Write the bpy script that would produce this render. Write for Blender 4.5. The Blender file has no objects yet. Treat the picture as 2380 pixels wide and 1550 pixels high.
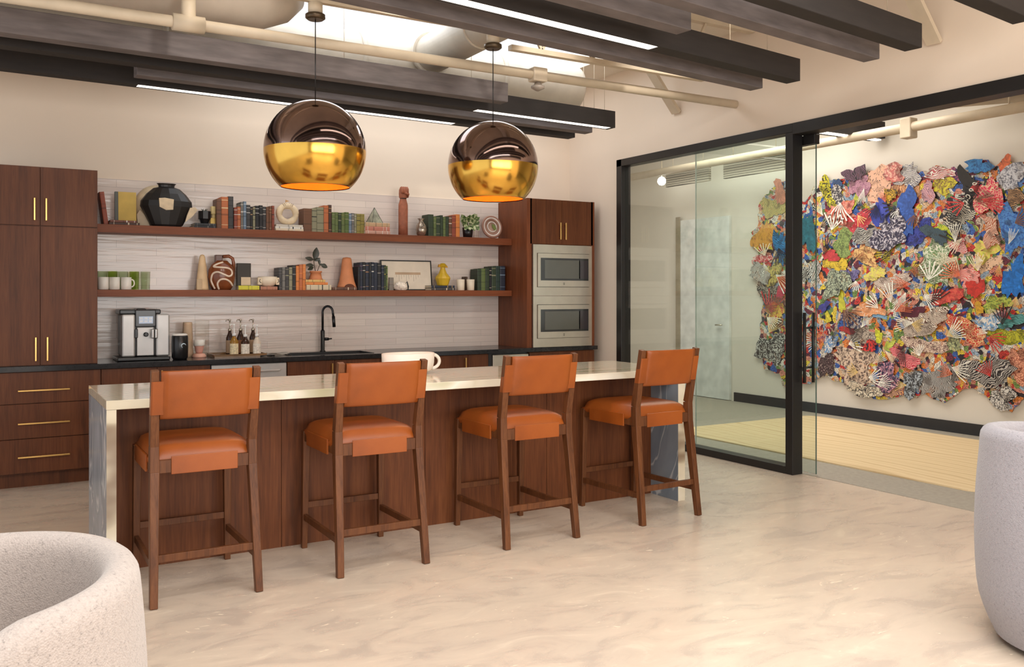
import bpy, bmesh, math, random
from mathutils import Vector, Matrix, noise
random.seed(7)
S = bpy.context.scene
COL = S.collection
PI = math.pi

# ---------------------------------------------------------------- camera
F, U0, V0, CH = 2070.0, 1190.0, 682.0, 1.42      # focal length / principal point in px of the 2380 frame, eye height
TH = math.atan2(1225, 2070)
sT, cT = math.sin(TH), math.cos(TH)
cam = bpy.data.objects.new('camera', bpy.data.cameras.new('camera'))
COL.objects.link(cam)
cam.location = (0, 0, CH)
cam.rotation_euler = (PI/2, 0, -TH)
cam.data.sensor_width = 36
cam.data.lens = 36*F/2380
cam.data.shift_y = -(775-V0)/2380
cam.data.clip_start = .05
S.camera = cam

# ---------------------------------------------------------------- world, lights, exposure
S.view_settings.view_transform = 'Standard'
S.view_settings.look = 'None'
S.view_settings.exposure = 0.2
S.view_settings.gamma = 1
S.view_settings.use_curve_mapping = False
W = bpy.data.worlds.new('world'); S.world = W; W.use_nodes = True
W.node_tree.nodes['Background'].inputs[0].default_value = (.93, .95, 1, 1)
W.node_tree.nodes['Background'].inputs[1].default_value = 1.1

def area(name, loc, rot, sx, sy, power, col):
    l = bpy.data.lights.new(name, 'AREA'); l.shape = 'RECTANGLE'; l.size = sx; l.size_y = sy
    l.energy = power; l.color = col
    o = bpy.data.objects.new(name, l); COL.objects.link(o); o.location = loc; o.rotation_euler = rot
    return o
def spot(name, loc, target, power, col, size=1.2, blend=.8, r=.05):
    l = bpy.data.lights.new(name, 'SPOT'); l.energy = power; l.color = col; l.spot_size = size; l.spot_blend = blend
    l.shadow_soft_size = r
    o = bpy.data.objects.new(name, l); COL.objects.link(o); o.location = loc
    o.rotation_euler = (Vector(target)-Vector(loc)).to_track_quat('-Z', 'Y').to_euler()
    return o
CEIL = 3.62
area('rear_window_fill', (1.5, -3.35, 1.75), (PI/2, 0, 0), 7.6, 2.3, 235, (1, .97, .93))  # added fill light, unseen, standing for daylight from the rear windows
area('skylight_and_fill', (3.35, 6.95, CEIL+.16), (0, 0, 0), 3.3, 1.7, 30, (.93, .97, 1))
area('skylight_and_fill', (1.6, 1.4, CEIL+.16), (0, 0, 0), 4.4, 2.4, 215, (1, .97, .93))  # unseen overhead fill, added to brighten the foreground and floor
area('skylight_and_fill', (7.0, 7.1, CEIL+.16), (0, 0, 0), 1.6, 3.6, 115, (1, .95, .86))  # unseen overhead fill, added to brighten the meeting room

for k in range(4):      # track lights washing the shelves
    spot('track_light', (1.3+k*1.05, 4.25, 3.50), (1.3+k*1.0, 7.9, 1.85), 58, (1, .93, .84), .80, 1.0, .06)

# ---------------------------------------------------------------- helpers
def at_y(u, v, y):
    a = (u-U0)/F; t = y/(cT-a*sT); return ((sT+a*cT)*t, y, CH+(V0-v)/F*t)
def at_x(u, v, x):
    a = (u-U0)/F; t = x/(sT+a*cT); return (x, (cT-a*sT)*t, CH+(V0-v)/F*t)
def lin(c):
    return tuple(((k/255)/12.92 if k/255 <= .04045 else ((k/255+.055)/1.055)**2.4) for k in c)

class NT:
    def __init__(s, name):
        s.m = bpy.data.materials.new(name); s.m.use_nodes = True
        s.t = s.m.node_tree; s.b = s.t.nodes['Principled BSDF']
    def n(s, t, **kw):
        q = s.t.nodes.new(t)
        for k, v in kw.items():
            if k in q.inputs: q.inputs[k].default_value = v
            else: setattr(q, k, v)
        return q
    def l(s, a, ao, b, bi): s.t.links.new(a.outputs[ao], b.inputs[bi])
    def coords(s, scale=(1, 1, 1), rot=(0, 0, 0), kind='Object'):
        tc = s.n('ShaderNodeTexCoord'); mp = s.n('ShaderNodeMapping')
        mp.inputs['Scale'].default_value = scale; mp.inputs['Rotation'].default_value = rot
        s.l(tc, kind, mp, 'Vector'); return mp
    def ramp(s, src, so, stops, interp='LINEAR'):
        r = s.n('ShaderNodeValToRGB'); e = r.color_ramp; e.interpolation = interp
        while len(e.elements) < len(stops): e.elements.new(.5)
        for q, (p, c) in zip(e.elements, stops):
            q.position = p; q.color = (*lin(c), 1)
        s.l(src, so, r, 'Fac'); return r
    def bump(s, src, so, strength, dist=.01):
        b = s.n('ShaderNodeBump', Strength=strength, Distance=dist)
        s.l(src, so, b, 'Height'); s.l(b, 'Normal', s.b, 'Normal'); return b

_mc = {}
def plain(c, rough=.5, metal=0., name='paint', spec=.5, coat=0., var=.06, vs=8):
    key = (c, rough, metal, name, coat, var, vs)
    if key in _mc: return _mc[key]
    t = NT(name); b = t.b
    b.inputs['Roughness'].default_value = rough; b.inputs['Metallic'].default_value = metal
    b.inputs['Coat Weight'].default_value = coat
    mp = t.coords(); nz = t.n('ShaderNodeTexNoise', Scale=vs, Detail=4.)
    t.l(mp, 0, nz, 'Vector')
    lo = tuple(max(0, k*(1-var)) for k in c); hi = tuple(min(255, k*(1+var)) for k in c)
    r = t.ramp(nz, 'Fac', [(.3, lo), (.7, hi)]); t.l(r, 'Color', b, 'Base Color')
    _mc[key] = t.m; return t.m
def wood(name, dark, mid, light, grain='z', rough=.38, scale=1.):
    t = NT(name); b = t.b; b.inputs['Roughness'].default_value = rough+.07; b.inputs['Specular IOR Level'].default_value = .28
    sc = {'z': (9, 9, .55), 'x': (.55, 9, 9), 'y': (9, .55, 9)}[grain]
    mp = t.coords(tuple(k*scale for k in sc))
    nz = t.n('ShaderNodeTexNoise', Scale=1.6, Detail=7., Roughness=.62, Distortion=.9); t.l(mp, 0, nz, 'Vector')
    mp2 = t.coords(tuple(k*scale*6 for k in sc)); n2 = t.n('ShaderNodeTexNoise', Scale=2., Detail=5.); t.l(mp2, 0, n2, 'Vector')
    mx = t.n('ShaderNodeMix'); mx.inputs[0].default_value = .35
    t.l(nz, 'Fac', mx, 2); t.l(n2, 'Fac', mx, 3)
    r = t.ramp(mx, 0, [(.33, dark), (.5, mid), (.68, light)]); t.l(r, 'Color', b, 'Base Color')
    t.bump(n2, 'Fac', .06, .002); return t.m
def emit(name, c, s):
    t = NT(name); t.b.inputs['Base Color'].default_value = (*c, 1)
    t.b.inputs['Emission Color'].default_value = (*c, 1); t.b.inputs['Emission Strength'].default_value = s; return t.m
def glass(name, tint, ior=1.45, rough=0.):
    t = NT(name); t.t.nodes.remove(t.b)
    o = [q for q in t.t.nodes if q.type == 'OUTPUT_MATERIAL'][0]
    tr = t.n('ShaderNodeBsdfTransparent', Color=(*tint, 1)); gl = t.n('ShaderNodeBsdfGlossy', Roughness=rough)
    fr = t.n('ShaderNodeLayerWeight'); pw = t.n('ShaderNodeMath', operation='POWER'); pw.inputs[1].default_value = 4.2
    ml = t.n('ShaderNodeMath', operation='MULTIPLY_ADD'); ml.inputs[1].default_value = .9; ml.inputs[2].default_value = ((ior-1)/(ior+1))**2
    mx = t.n('ShaderNodeMixShader'); t.l(fr, 'Facing', pw, 0); t.l(pw, 0, ml, 0)
    t.l(ml, 0, mx, 0); t.l(tr, 0, mx, 1); t.l(gl, 0, mx, 2); t.l(mx, 0, o, 'Surface'); return t.m

class BM:
    """collects shapes, build() links them as ONE mesh object"""
    def __init__(s): s.b = bmesh.new()
    def box(s, x0, x1, y0, y1, z0, z1, bev=0., seg=2, M=None):
        r = bmesh.ops.create_cube(s.b, size=1)
        vs = r['verts']
        for v in vs: v.co = Vector(((x0+x1)/2+v.co.x*(x1-x0), (y0+y1)/2+v.co.y*(y1-y0), (z0+z1)/2+v.co.z*(z1-z0)))
        if bev > 0:
            es = list({e for v in vs for e in v.link_edges})
            r = bmesh.ops.bevel(s.b, geom=es, offset=bev, segments=seg, affect='EDGES', profile=.5)
            vs = list({v for f in r['faces'] for v in f.verts} | {v for v in vs if v.is_valid})
        if M is not None:
            for v in vs: v.co = M @ v.co
        return s
    def bar(s, p0, p1, w, d, w1=None, d1=None, bev=0., up=(0, 1, 0)):
        """rectangular bar between two points, tapering from (w,d) to (w1,d1); w across, d along up"""
        p0, p1 = Vector(p0), Vector(p1); w1 = w if w1 is None else w1; d1 = d if d1 is None else d1
        z = (p1-p0).normalized(); y = Vector(up); y = (y-z*y.dot(z)).normalized(); x = y.cross(z)
        vs = []
        for p, a, b in ((p0, w, d), (p1, w1, d1)):
            for i, j in ((-1, -1), (1, -1), (1, 1), (-1, 1)): vs.append(s.b.verts.new(p+x*i*a/2+y*j*b/2))
        fs = [(3, 2, 1, 0), (4, 5, 6, 7)]+[(i, (i+1) % 4, 4+(i+1) % 4, 4+i) for i in range(4)]
        for f in fs: s.b.faces.new([vs[i] for i in f])
        if bev:
            es = list({e for v in vs for e in v.link_edges})
            bmesh.ops.bevel(s.b, geom=es, offset=bev, segments=2, affect='EDGES', profile=.5)
        return s
    def tube(s, pts, r, seg=12, caps=True, sy=1.):
        pts = [Vector(p) for p in pts]; n = len(pts); rs = r if isinstance(r, (list, tuple)) else [r]*n
        rings = []; ref = None
        for i, p in enumerate(pts):
            d = (pts[min(i+1, n-1)]-pts[max(i-1, 0)]).normalized()
            if ref is None:
                ref = Vector((0, 0, 1)) if abs(d.z) < .9 else Vector((1, 0, 0))
            a = (ref-d*ref.dot(d)).normalized(); b = d.cross(a); ref = a
            rings.append([s.b.verts.new(p+(a*math.cos(2*PI*k/seg)+b*math.sin(2*PI*k/seg)*sy)*rs[i]) for k in range(seg)])
        for i in range(n-1):
            for k in range(seg):
                f = s.b.faces.new([rings[i][k], rings[i][(k+1) % seg], rings[i+1][(k+1) % seg], rings[i+1][k]]); f.smooth = True
        if caps:
            s.b.faces.new(rings[0][::-1]); s.b.faces.new(rings[-1])
        return s
    def lathe(s, prof, c=(0, 0, 0), seg=32, sx=1., sy=1., smooth=True, cap0=True, cap1=True, rot=0.):
        rings = []
        for r, z in prof:
            rings.append([s.b.verts.new((c[0]+r*sx*math.cos(2*PI*k/seg+rot), c[1]+r*sy*math.sin(2*PI*k/seg+rot), c[2]+z)) for k in range(seg)])
        for i in range(len(rings)-1):
            for k in range(seg):
                f = s.b.faces.new([rings[i][k], rings[i][(k+1) % seg], rings[i+1][(k+1) % seg], rings[i+1][k]]); f.smooth = smooth
        if cap0: s.b.faces.new(rings[0][::-1])
        if cap1: s.b.faces.new(rings[-1])
        return s
    def prism(s, pts, a, b, axis='y', M=None, smooth=False):
        """polygon pts extruded from a to b along axis; pts are (x,z) for y, (y,z) for x, (x,y) for z"""
        def mk(p, t):
            q = {'y': (p[0], t, p[1]), 'x': (t, p[0], p[1]), 'z': (p[0], p[1], t)}[axis]
            q = Vector(q); return s.b.verts.new(M @ q if M else q)
        A = [mk(p, a) for p in pts]; B = [mk(p, b) for p in pts]; n = len(pts)
        s.b.faces.new(A); s.b.faces.new(B[::-1])
        for i in range(n):
            f = s.b.faces.new([A[i], B[i], B[(i+1) % n], A[(i+1) % n]]); f.smooth = smooth
        return s
    def quadgrid(s, fn, nu, nv, closeu=False):
        g = [[s.b.verts.new(fn(i/nu, j/nv)) for j in range(nv+1)] for i in range(nu if closeu else nu+1)]
        m = len(g)
        for i in range(nu):
            for j in range(nv):
                f = s.b.faces.new([g[i][j], g[(i+1) % m][j], g[(i+1) % m][j+1], g[i][j+1]]); f.smooth = True
        return g
    def build(s, name, mat, parent=None, loc=None, rot=None, smooth=False, sub=0):
        bmesh.ops.recalc_face_normals(s.b, faces=s.b.faces)
        me = bpy.data.meshes.new(name); s.b.to_mesh(me); s.b.free()
        if smooth:
            for p in me.polygons: p.use_smooth = True
        me.materials.append(mat)
        o = bpy.data.objects.new(name, me); COL.objects.link(o)
        if parent is not None: o.parent = parent
        if loc is not None: o.location = loc
        if rot is not None: o.rotation_euler = rot
        if sub:
            m = o.modifiers.new('sub', 'SUBSURF'); m.levels = sub; m.render_levels = sub
        return o
def tag(o, label, cat, group=None):
    o['label'] = label; o['category'] = cat
    if group: o['group'] = group
    return o
def thing(name, label, cat, loc=(0, 0, 0), rot=(0, 0, 0), group=None):
    o = bpy.data.objects.new(name, None); COL.objects.link(o); o.empty_display_size = .1
    o.location = loc; o.rotation_euler = rot
    return tag(o, label, cat, group)
def struct(o): o['kind'] = 'structure'; return o
def dup(root, loc, rot=None, label=None):
    r = root.copy(); COL.objects.link(r); r.location = loc
    if rot is not None: r.rotation_euler = rot
    if label: r['label'] = label
    for ch in list(root.children):
        c = ch.copy(); COL.objects.link(c); c.parent = r
        for g in list(ch.children):
            d = g.copy(); COL.objects.link(d); d.parent = c
    return r

# ---------------------------------------------------------------- materials
def m_floor():
    t = NT('polished_concrete'); b = t.b
    mp = t.coords((1, 1, 1)); n1 = t.n('ShaderNodeTexNoise', Scale=.55, Detail=6., Roughness=.55, Distortion=.6); t.l(mp, 0, n1, 'Vector')
    mp2 = t.coords((1.1, 2.6, 1), (0, 0, .5)); n2 = t.n('ShaderNodeTexNoise', Scale=2.2, Detail=8., Roughness=.6, Distortion=1.4); t.l(mp2, 0, n2, 'Vector')
    r1 = t.ramp(n1, 'Fac', [(.35, (178, 164, 151)), (.52, (206, 189, 170)), (.68, (219, 203, 182))])
    r2 = t.ramp(n2, 'Fac', [(.36, (178, 163, 149)), (.5, (207, 190, 171)), (.6, (214, 197, 177)), (.68, (232, 217, 195))])
    mx = t.n('ShaderNodeMix', data_type='RGBA'); mx.inputs[0].default_value = .5
    t.l(r1, 0, mx, 6); t.l(r2, 0, mx, 7)
    v = t.n('ShaderNodeTexNoise', Scale=9., Detail=3., Distortion=2.); t.l(mp2, 0, v, 'Vector')
    r3 = t.ramp(v, 'Fac', [(.69, (0, 0, 0)), (.74, (255, 255, 255))])
    mx2 = t.n('ShaderNodeMix', data_type='RGBA'); mx2.inputs[7].default_value = (*lin((236, 220, 196)), 1)
    t.l(r3, 0, mx2, 0); t.l(mx, 2, mx2, 6); t.l(mx2, 2, b, 'Base Color')
    rr = t.ramp(n2, 'Fac', [(.3, (150, 150, 150)), (.7, (125, 125, 125))]); t.l(rr, 0, b, 'Roughness')
    t.bump(n2, 'Fac', .05, .01); return t.m
def m_tile():
    t = NT('stacked_tile'); b = t.b; b.inputs['Roughness'].default_value = .16
    mp = t.coords((1, 1, 1), (PI/2, 0, 0))
    br = t.n('ShaderNodeTexBrick', Scale=1.)
    br.inputs['Color1'].default_value = (*lin((222, 208, 197)), 1); br.inputs['Color2'].default_value = (*lin((214, 199, 190)), 1)
    br.inputs['Mortar'].default_value = (*lin((186, 172, 163)), 1); br.inputs['Mortar Size'].default_value = .0016
    br.inputs['Brick Width'].default_value = .62; br.inputs['Row Height'].default_value = .062
    t.l(mp, 0, br, 'Vector'); t.l(br, 'Color', b, 'Base Color')
    mp2 = t.coords((1.2, 1, 14)); nz = t.n('ShaderNodeTexNoise', Scale=1.5, Detail=3.); t.l(mp2, 0, nz, 'Vector')
    t.bump(nz, 'Fac', .25, .01); return t.m
def m_stone():
    t = NT('veined_quartzite'); b = t.b; b.inputs['Roughness'].default_value = .07
    mp = t.coords((.5, 4.2, 1.), (0, 0, .10)); w = t.n('ShaderNodeTexWave', Scale=1.5, Distortion=5.5, Detail=4.); w.bands_direction = 'Y'
    w.inputs['Detail Scale'].default_value = .9; t.l(mp, 0, w, 'Vector')
    r = t.ramp(w, 'Fac', [(.0, (140, 120, 98)), (.06, (206, 194, 168)), (.35, (236, 228, 208)), (.6, (218, 208, 184)), (.8, (240, 234, 218)), (1, (196, 190, 156))])
    n = t.n('ShaderNodeTexNoise', Scale=1.7, Detail=3., Distortion=1.); t.l(mp, 0, n, 'Vector')
    rn = t.ramp(n, 'Fac', [(.62, (0, 0, 0)), (.7, (255, 255, 255))])
    mx = t.n('ShaderNodeMix', data_type='RGBA'); mx.inputs[7].default_value = (*lin((150, 158, 104)), 1)
    t.l(rn, 0, mx, 0); t.l(r, 0, mx, 6); t.l(mx, 2, b, 'Base Color'); return t.m
def m_stone_side():  # blue-grey reflection painted into the side colour; pale veins are the stone's own
    t = NT('reflection_tinted_stone'); b = t.b; b.inputs['Roughness'].default_value = .22
    mp = t.coords((1.6, 1.6, .9)); n = t.n('ShaderNodeTexNoise', Scale=1.3, Detail=3., Distortion=1.6); t.l(mp, 0, n, 'Vector')
    r = t.ramp(n, 'Fac', [(.3, (112, 122, 134)), (.48, (134, 144, 154)), (.497, (205, 207, 207)), (.515, (138, 148, 157)), (.75, (164, 172, 180))])
    t.l(r, 0, b, 'Base Color'); return t.m
def m_leather():
    t = NT('tan_leather'); b = t.b; b.inputs['Roughness'].default_value = .38; b.inputs['Specular IOR Level'].default_value = .4
    mp = t.coords(); n = t.n('ShaderNodeTexNoise', Scale=5., Detail=5.); t.l(mp, 0, n, 'Vector')
    r = t.ramp(n, 'Fac', [(.3, (126, 62, 18)), (.5, (142, 71, 22)), (.7, (152, 79, 27))]); t.l(r, 0, b, 'Base Color')
    v = t.n('ShaderNodeTexVoronoi', Scale=260.); t.l(mp, 0, v, 'Vector'); t.bump(v, 'Distance', .08, .001); return t.m
def m_boucle(c, name):
    t = NT(name); b = t.b; b.inputs['Roughness'].default_value = .95; b.inputs['Sheen Weight'].default_value = .25
    mp = t.coords(); n = t.n('ShaderNodeTexNoise', Scale=110., Detail=5., Roughness=.7); t.l(mp, 0, n, 'Vector')
    r = t.ramp(n, 'Fac', [(.3, tuple(k*.74 for k in c)), (.42, tuple(k*.94 for k in c)), (.65, c)]); t.l(r, 0, b, 'Base Color')
    v = t.n('ShaderNodeTexVoronoi', Scale=230.); t.l(mp, 0, v, 'Vector'); t.bump(v, 'Distance', .45, .003); return t.m
def m_felt(c, name):
    t = NT(name); b = t.b; b.inputs['Roughness'].default_value = .8
    mp = t.coords((.6, 1, 4)); n = t.n('ShaderNodeTexNoise', Scale=7., Detail=6.); t.l(mp, 0, n, 'Vector')
    r = t.ramp(n, 'Fac', [(.3, tuple(k*.88 for k in c)), (.7, tuple(k*1.1 for k in c))]); t.l(r, 0, b, 'Base Color'); return t.m
def m_rug():
    t = NT('tan_rug'); b = t.b; b.inputs['Roughness'].default_value = .95
    mp = t.coords((.8, .22, 1), (0, 0, .12)); w = t.n('ShaderNodeTexWave', Scale=2.3, Distortion=13., Detail=3.); w.inputs['Detail Scale'].default_value = .7
    t.l(mp, 0, w, 'Vector')
    r = t.ramp(w, 'Fac', [(.0, (204, 176, 132)), (.05, (218, 192, 150)), (.6, (226, 202, 160)), (1, (218, 192, 150))]); t.l(r, 0, b, 'Base Color')
    n = t.n('ShaderNodeTexNoise', Scale=200.); t.l(mp, 0, n, 'Vector'); t.bump(n, 'Fac', .4, .005); return t.m

M_FLOOR = m_floor(); M_TILE = m_tile(); M_STONE = m_stone(); M_STONE2 = m_stone_side(); M_LEATHER = m_leather()
M_WALL = plain((228, 211, 192), .85, name='warm_white_wall', var=.012, vs=1.5)
M_WALL2 = plain((216, 208, 196), .8, name='pale_wall', var=.012, vs=1.5)
M_CEIL = plain((226, 216, 200), .9, name='painted_deck', var=.02, vs=2)
M_PIPE = plain((206, 190, 166), .5, name='cream_painted_steel', var=.03)
M_DUCT = plain((214, 204, 188), .45, name='painted_duct', var=.03)
M_WALNUT = wood('walnut_veneer', (76, 41, 20), (98, 54, 28), (112, 65, 35))
M_WALNUT_X = wood('walnut_shelf', (106, 54, 29), (122, 65, 36), (136, 75, 43), 'x')
M_CARCASS = wood('walnut_carcass', (70, 38, 20), (92, 51, 27), (106, 61, 33))
M_STOOLWOOD = wood('stool_walnut', (68, 38, 20), (94, 55, 30), (112, 69, 39), 'z', .35, 2.)
M_PANEL = wood('island_walnut', (78, 42, 21), (103, 57, 29), (122, 72, 39), 'z', .45, .8)
M_BLACKSTONE = plain((34, 33, 34), .18, name='black_countertop', var=.15, vs=30)
M_GOLD = plain((214, 172, 104), .28, 1., name='brushed_brass', var=.03)
M_BLACKMETAL = plain((26, 23, 22), .4, name='black_steel_frame', var=.05)
M_BLACK = plain((24, 23, 24), .3, name='matte_black')
M_STEEL = plain((198, 188, 172), .3, .85, name='stainless_steel', var=.03)
M_STEEL2 = plain((186, 183, 180), .42, .6, name='silver_panel', var=.03)
M_DARKGLASS = plain((52, 52, 50), .08, name='dark_oven_glass', var=.02)
M_WHITE = plain((236, 230, 220), .35, name='white_ceramic', var=.02)
M_CREAM = plain((226, 204, 170), .6, name='cream_ceramic', var=.06, vs=20)
M_TERRA = plain((206, 132, 88), .7, name='terracotta', var=.05, vs=14)
M_GLASS = glass('clear_partition_glass', (.93, .965, .95), 1.5)
M_GLASSDOOR = glass('door_glass', (.92, .965, .945), 1.5)
M_GLASSEDGE = plain((70, 92, 84), .2, name='glass_edge')
M_GLASSWARE = glass('tumbler_glass', (.90, .93, .86), 1.3)
M_GREENGLASS = glass('green_tumbler_glass', (.80, .86, .62), 1.3)
M_LED = emit('led_diffuser', (1, .92, .82), 3)
M_FELT = m_felt((108, 100, 99), 'grey_felt'); M_FELTD = m_felt((42, 36, 33), 'charcoal_felt')

# ================================================================ SETTING
XW = 5.436; YW = 7.97; XF = 8.50
struct(BM().box(-4, 12, -4, 12, -.1, 0).build('floor', M_FLOOR))
# ceiling with the kitchen skylight well, plus other wells added for fill light
def ceiling():
    b = BM(); holes = [(1.7, 5.0, 6.1, 7.8), (-.6, 3.8, .2, 2.6), (6.2, 7.8, 5.3, 8.9)]
    xs = sorted({-4, 12}|{h[0] for h in holes}|{h[1] for h in holes}); ys = sorted({-4, 12}|{h[2] for h in holes}|{h[3] for h in holes})
    for i in range(len(xs)-1):
        for j in range(len(ys)-1):
            cx, cy = (xs[i]+xs[i+1])/2, (ys[j]+ys[j+1])/2
            if any(h[0] < cx < h[1] and h[2] < cy < h[3] for h in holes): continue
            b.box(xs[i], xs[i+1], ys[j], ys[j+1], CEIL, CEIL+.14)
    bmesh.ops.remove_doubles(b.b, verts=b.b.verts, dist=1e-4)
    return struct(b.build('ceiling', M_CEIL))
ceiling()
struct(BM().box(-4, XW+.12, YW, YW+.14, 0, CEIL).build('wall_back', M_WALL))
# right wall with the glazed opening (y 2.0 .. 7.12, up to z 2.75)
HD = 2.75; Y1, Y0 = 7.12, 1.6
b = BM(); b.box(XW, XW+.12, Y1, YW, 0, CEIL); b.box(XW, XW+.12, Y0, Y1, HD, CEIL); b.box(XW, XW+.12, -4, Y0, 0, CEIL)
struct(b.build('wall_right', M_WALL))
# rear wall behind the camera with window openings
b = BM(); b.box(-4, XW, -3.6, -3.45, 0, .6); b.box(-4, XW, -3.6, -3.45, 2.95, CEIL)
for x0, x1 in ((-4, -2.3), (-.1, .15), (2.4, 2.65), (5.1, XW)): b.box(x0, x1, -3.6, -3.45, .6, 2.95)
struct(b.build('wall_rear', plain((120, 98, 84), .8, name='rear_wall_paint')))
# glazed meeting room beyond
struct(BM().box(XF, XF+.12, -2, 12, 0, CEIL).build('wall_far', M_WALL2))
struct(BM().box(XW+.12, XF, 11.5, 11.6, 0, CEIL).build('wall_side', M_WALL2))
struct(BM().box(XF-.02, XF, -2, 8.60, 0, .12).build('baseboard_far', plain((38, 37, 38), .5, name='black_base')))
# meeting room floor covering
struct(BM().box(XW+.10, XF-.02, -2, 11.5, 0, .004).build('trim_1', plain((158, 150, 136), .7, name='grey_meeting_room_floor', var=.04, vs=30)))
# white door in the far wall
d = struct(BM().box(XF-.045, XF, 8.66, 9.62, .01, 2.45, .004).build('door_2', plain((214, 214, 210), .25, name='white_gloss_door')))
BM().box(XF-.06, XF-.045, 9.62, 9.70, .01, 2.5).build('door_jamb', plain((150, 138, 116), .5, name='jamb_paint'), d)
BM().tube([(XF-.08, 8.76, 1.0), (XF-.08, 8.88, 1.0)], .01).build('door_handle', M_STEEL, d)

# ---- black framed fixed glass panel
w = bpy.data.objects.new('window_1', None); COL.objects.link(w); struct(w); w.location = (XW, 5.9, 0)
def wl(x): return x-XW
b = BM(); fr = (.0, .11)
b.box(-.012, .105, 7.04-5.9, 7.12-5.9, 0, HD, .003); b.box(-.012, .10, 4.867-5.9, 4.94-5.9, 0, HD-.07, .003)
b.box(-.012, .105, 4.867-5.9, 7.12-5.9, HD-.07, HD, .003); b.box(-.012, .105, 4.94-5.9, 7.04-5.9, 0, .06, .003)
b.build('window_frame', M_BLACKMETAL, w)
BM().box(.035, .047, 4.94-5.9, 7.04-5.9, .06, HD-.07).build('pane', M_GLASS, w)
# ---- door post and head of the opening
b = BM(); b.box(XW-.014, XW+.13, Y0, 4.866, HD-.09, HD, .003); b.box(XW-.012, XW+.12, Y0, Y0+.08, 0, HD-.09)
struct(b.build('trim_2', M_BLACKMETAL))
# ---- sliding glass door slab, parked behind the fixed panel
d = bpy.data.objects.new('door_1', None); COL.objects.link(d); struct(d); d.location = (5.572, 5.425, 0)
BM().box(-.006, .006, -.66, .70, .012, 2.70).build('pane', M_GLASSDOOR, d)
BM().box(-.0062, .0062, -.662, -.6601, .012, 2.70).build('glass_edge', M_GLASSEDGE, d)
BM().box(-.0062, .0062, .70, .704, .012, 2.70).build('glass_edge', plain((206, 210, 204), .2, name='bright_glass_edge'), d)
BM().box(-.03, .03, -.67, -.50, 2.585, 2.66, .003).build('door_clamp', M_BLACKMETAL, d)
b = BM(); b.tube([(.05, -.59, .72), (.05, -.59, 1.27)], .013); b.tube([(-.05, -.59, .72), (-.05, -.59, 1.27)], .013)
for z in (.84, 1.15): b.tube([(-.05, -.59, z), (.05, -.59, z)], .009)
b.build('door_handle', M_BLACK, d)

# ================================================================ KITCHEN
YC = 7.40
def handle_v(par, x, z0, z1, y=YC):
    b = BM(); b.box(x-.006, x+.006, y-.034, y-.022, z0, z1, .002)
    for z in (z0+.02, z1-.02): b.box(x-.004, x+.004, y-.024, y+.001, z-.004, z+.004)
    return b.build('handle', M_GOLD, par)
def handle_h(par, x0, x1, z, y=YC):
    b = BM(); b.box(x0, x1, y-.036, y-.024, z-.006, z+.006, .002)
    for x in (x0+.03, x1-.03): b.box(x-.004, x+.004, y-.026, y+.001, z-.004, z+.004)
    return b.build('handle', M_GOLD, par)
def front(par, name, x0, x1, z0, z1, mat=None, y=YC, t=.019, g=.0015):
    return BM().box(x0+g, x1-g, y, y+t, z0+g, z1-g, .001, 1).build(name, mat or M_WALNUT, par)

# tall cabinet left
t = thing('tall_cabinet', 'tall walnut cabinet with brass pulls at the left end of the kitchen run', 'cabinet')
BM().box(-.035, .735, YC+.02, YW-.002, .889, 2.352).build('body', M_CARCASS, t)
for x0, x1, hx in ((-.035, .350, .312), (.350, .735, .388)):
    dd = front(t, 'door', x0, x1, .892, 1.915); handle_v(dd, hx+.008, .925, 1.10)
    dd = front(t, 'door', x0, x1, 1.919, 2.352); handle_v(dd, hx, 1.955, 2.12)
# base units
def base(label, x0, x1, sink=False):
    t = thing('base_cabinet', label, 'cabinet', (0, 0, 0), group=None)
    b = BM()
    if sink:
        b.box(x0+.001, x1-.001, YC+.02, YW-.002, .10, .68); b.box(x0+.001, x0+.02, YC+.02, YW-.002, .68, .849); b.box(x1-.02, x1-.001, YC+.02, YW-.002, .68, .849)
        b.box(x0+.02, x1-.02, YC+.02, YC+.035, .68, .849)
    else: b.box(x0+.001, x1-.001, YC+.02, YW-.002, .10, .849)
    b.build('body', M_CARCASS, t)
    BM().box(x0+.001, x1-.001, YC+.056, YW-.02, 0, .10).build('toe_kick', M_CARCASS, t)
    return t
t = base('walnut base cabinet with three wide drawers and long brass pulls', -.035, .757)
for z0, z1, hz in ((.616, .845, .712), (.360, .614, .472), (.108, .358, .228)):
    dd = front(t, 'drawer', -.035, .757, z0, z1); handle_h(dd, .205, .545, hz)
t = base('walnut base cabinet between the drawer unit and the dishwasher', .759, 1.560)
for i, (x0, x1) in enumerate(((.759, 1.158), (1.158, 1.560))):
    dd = front(t, 'door', x0, x1, .108, .845); handle_v(dd, (1.13, 1.19)[i], .66, .82)
t = base('walnut sink cabinet right of the dishwasher', 2.187, 3.02, True)
for i, (x0, x1) in enumerate(((2.187, 2.60), (2.60, 3.02))):
    dd = front(t, 'door', x0, x1, .108, .845); handle_v(dd, (2.57, 2.63)[i], .66, .82)
t = base('walnut base cabinet with a pale pull, left of the under-counter fridge', 3.022, 4.118)
dd = front(t, 'door', 3.022, 3.46, .108, .845); handle_v(dd, 3.43, .66, .82)
dd = front(t, 'door', 3.46, 3.90, .108, .845); handle_v(dd, 3.864, .66, .82)
front(t, 'door', 3.90, 4.118, .108, .845)
t = base('walnut base cabinet under the microwave tower', 4.575, 5.357)
front(t, 'drawer', 4.575, 5.357, .60, .845); front(t, 'drawer', 4.575, 5.357, .108, .60)
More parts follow.
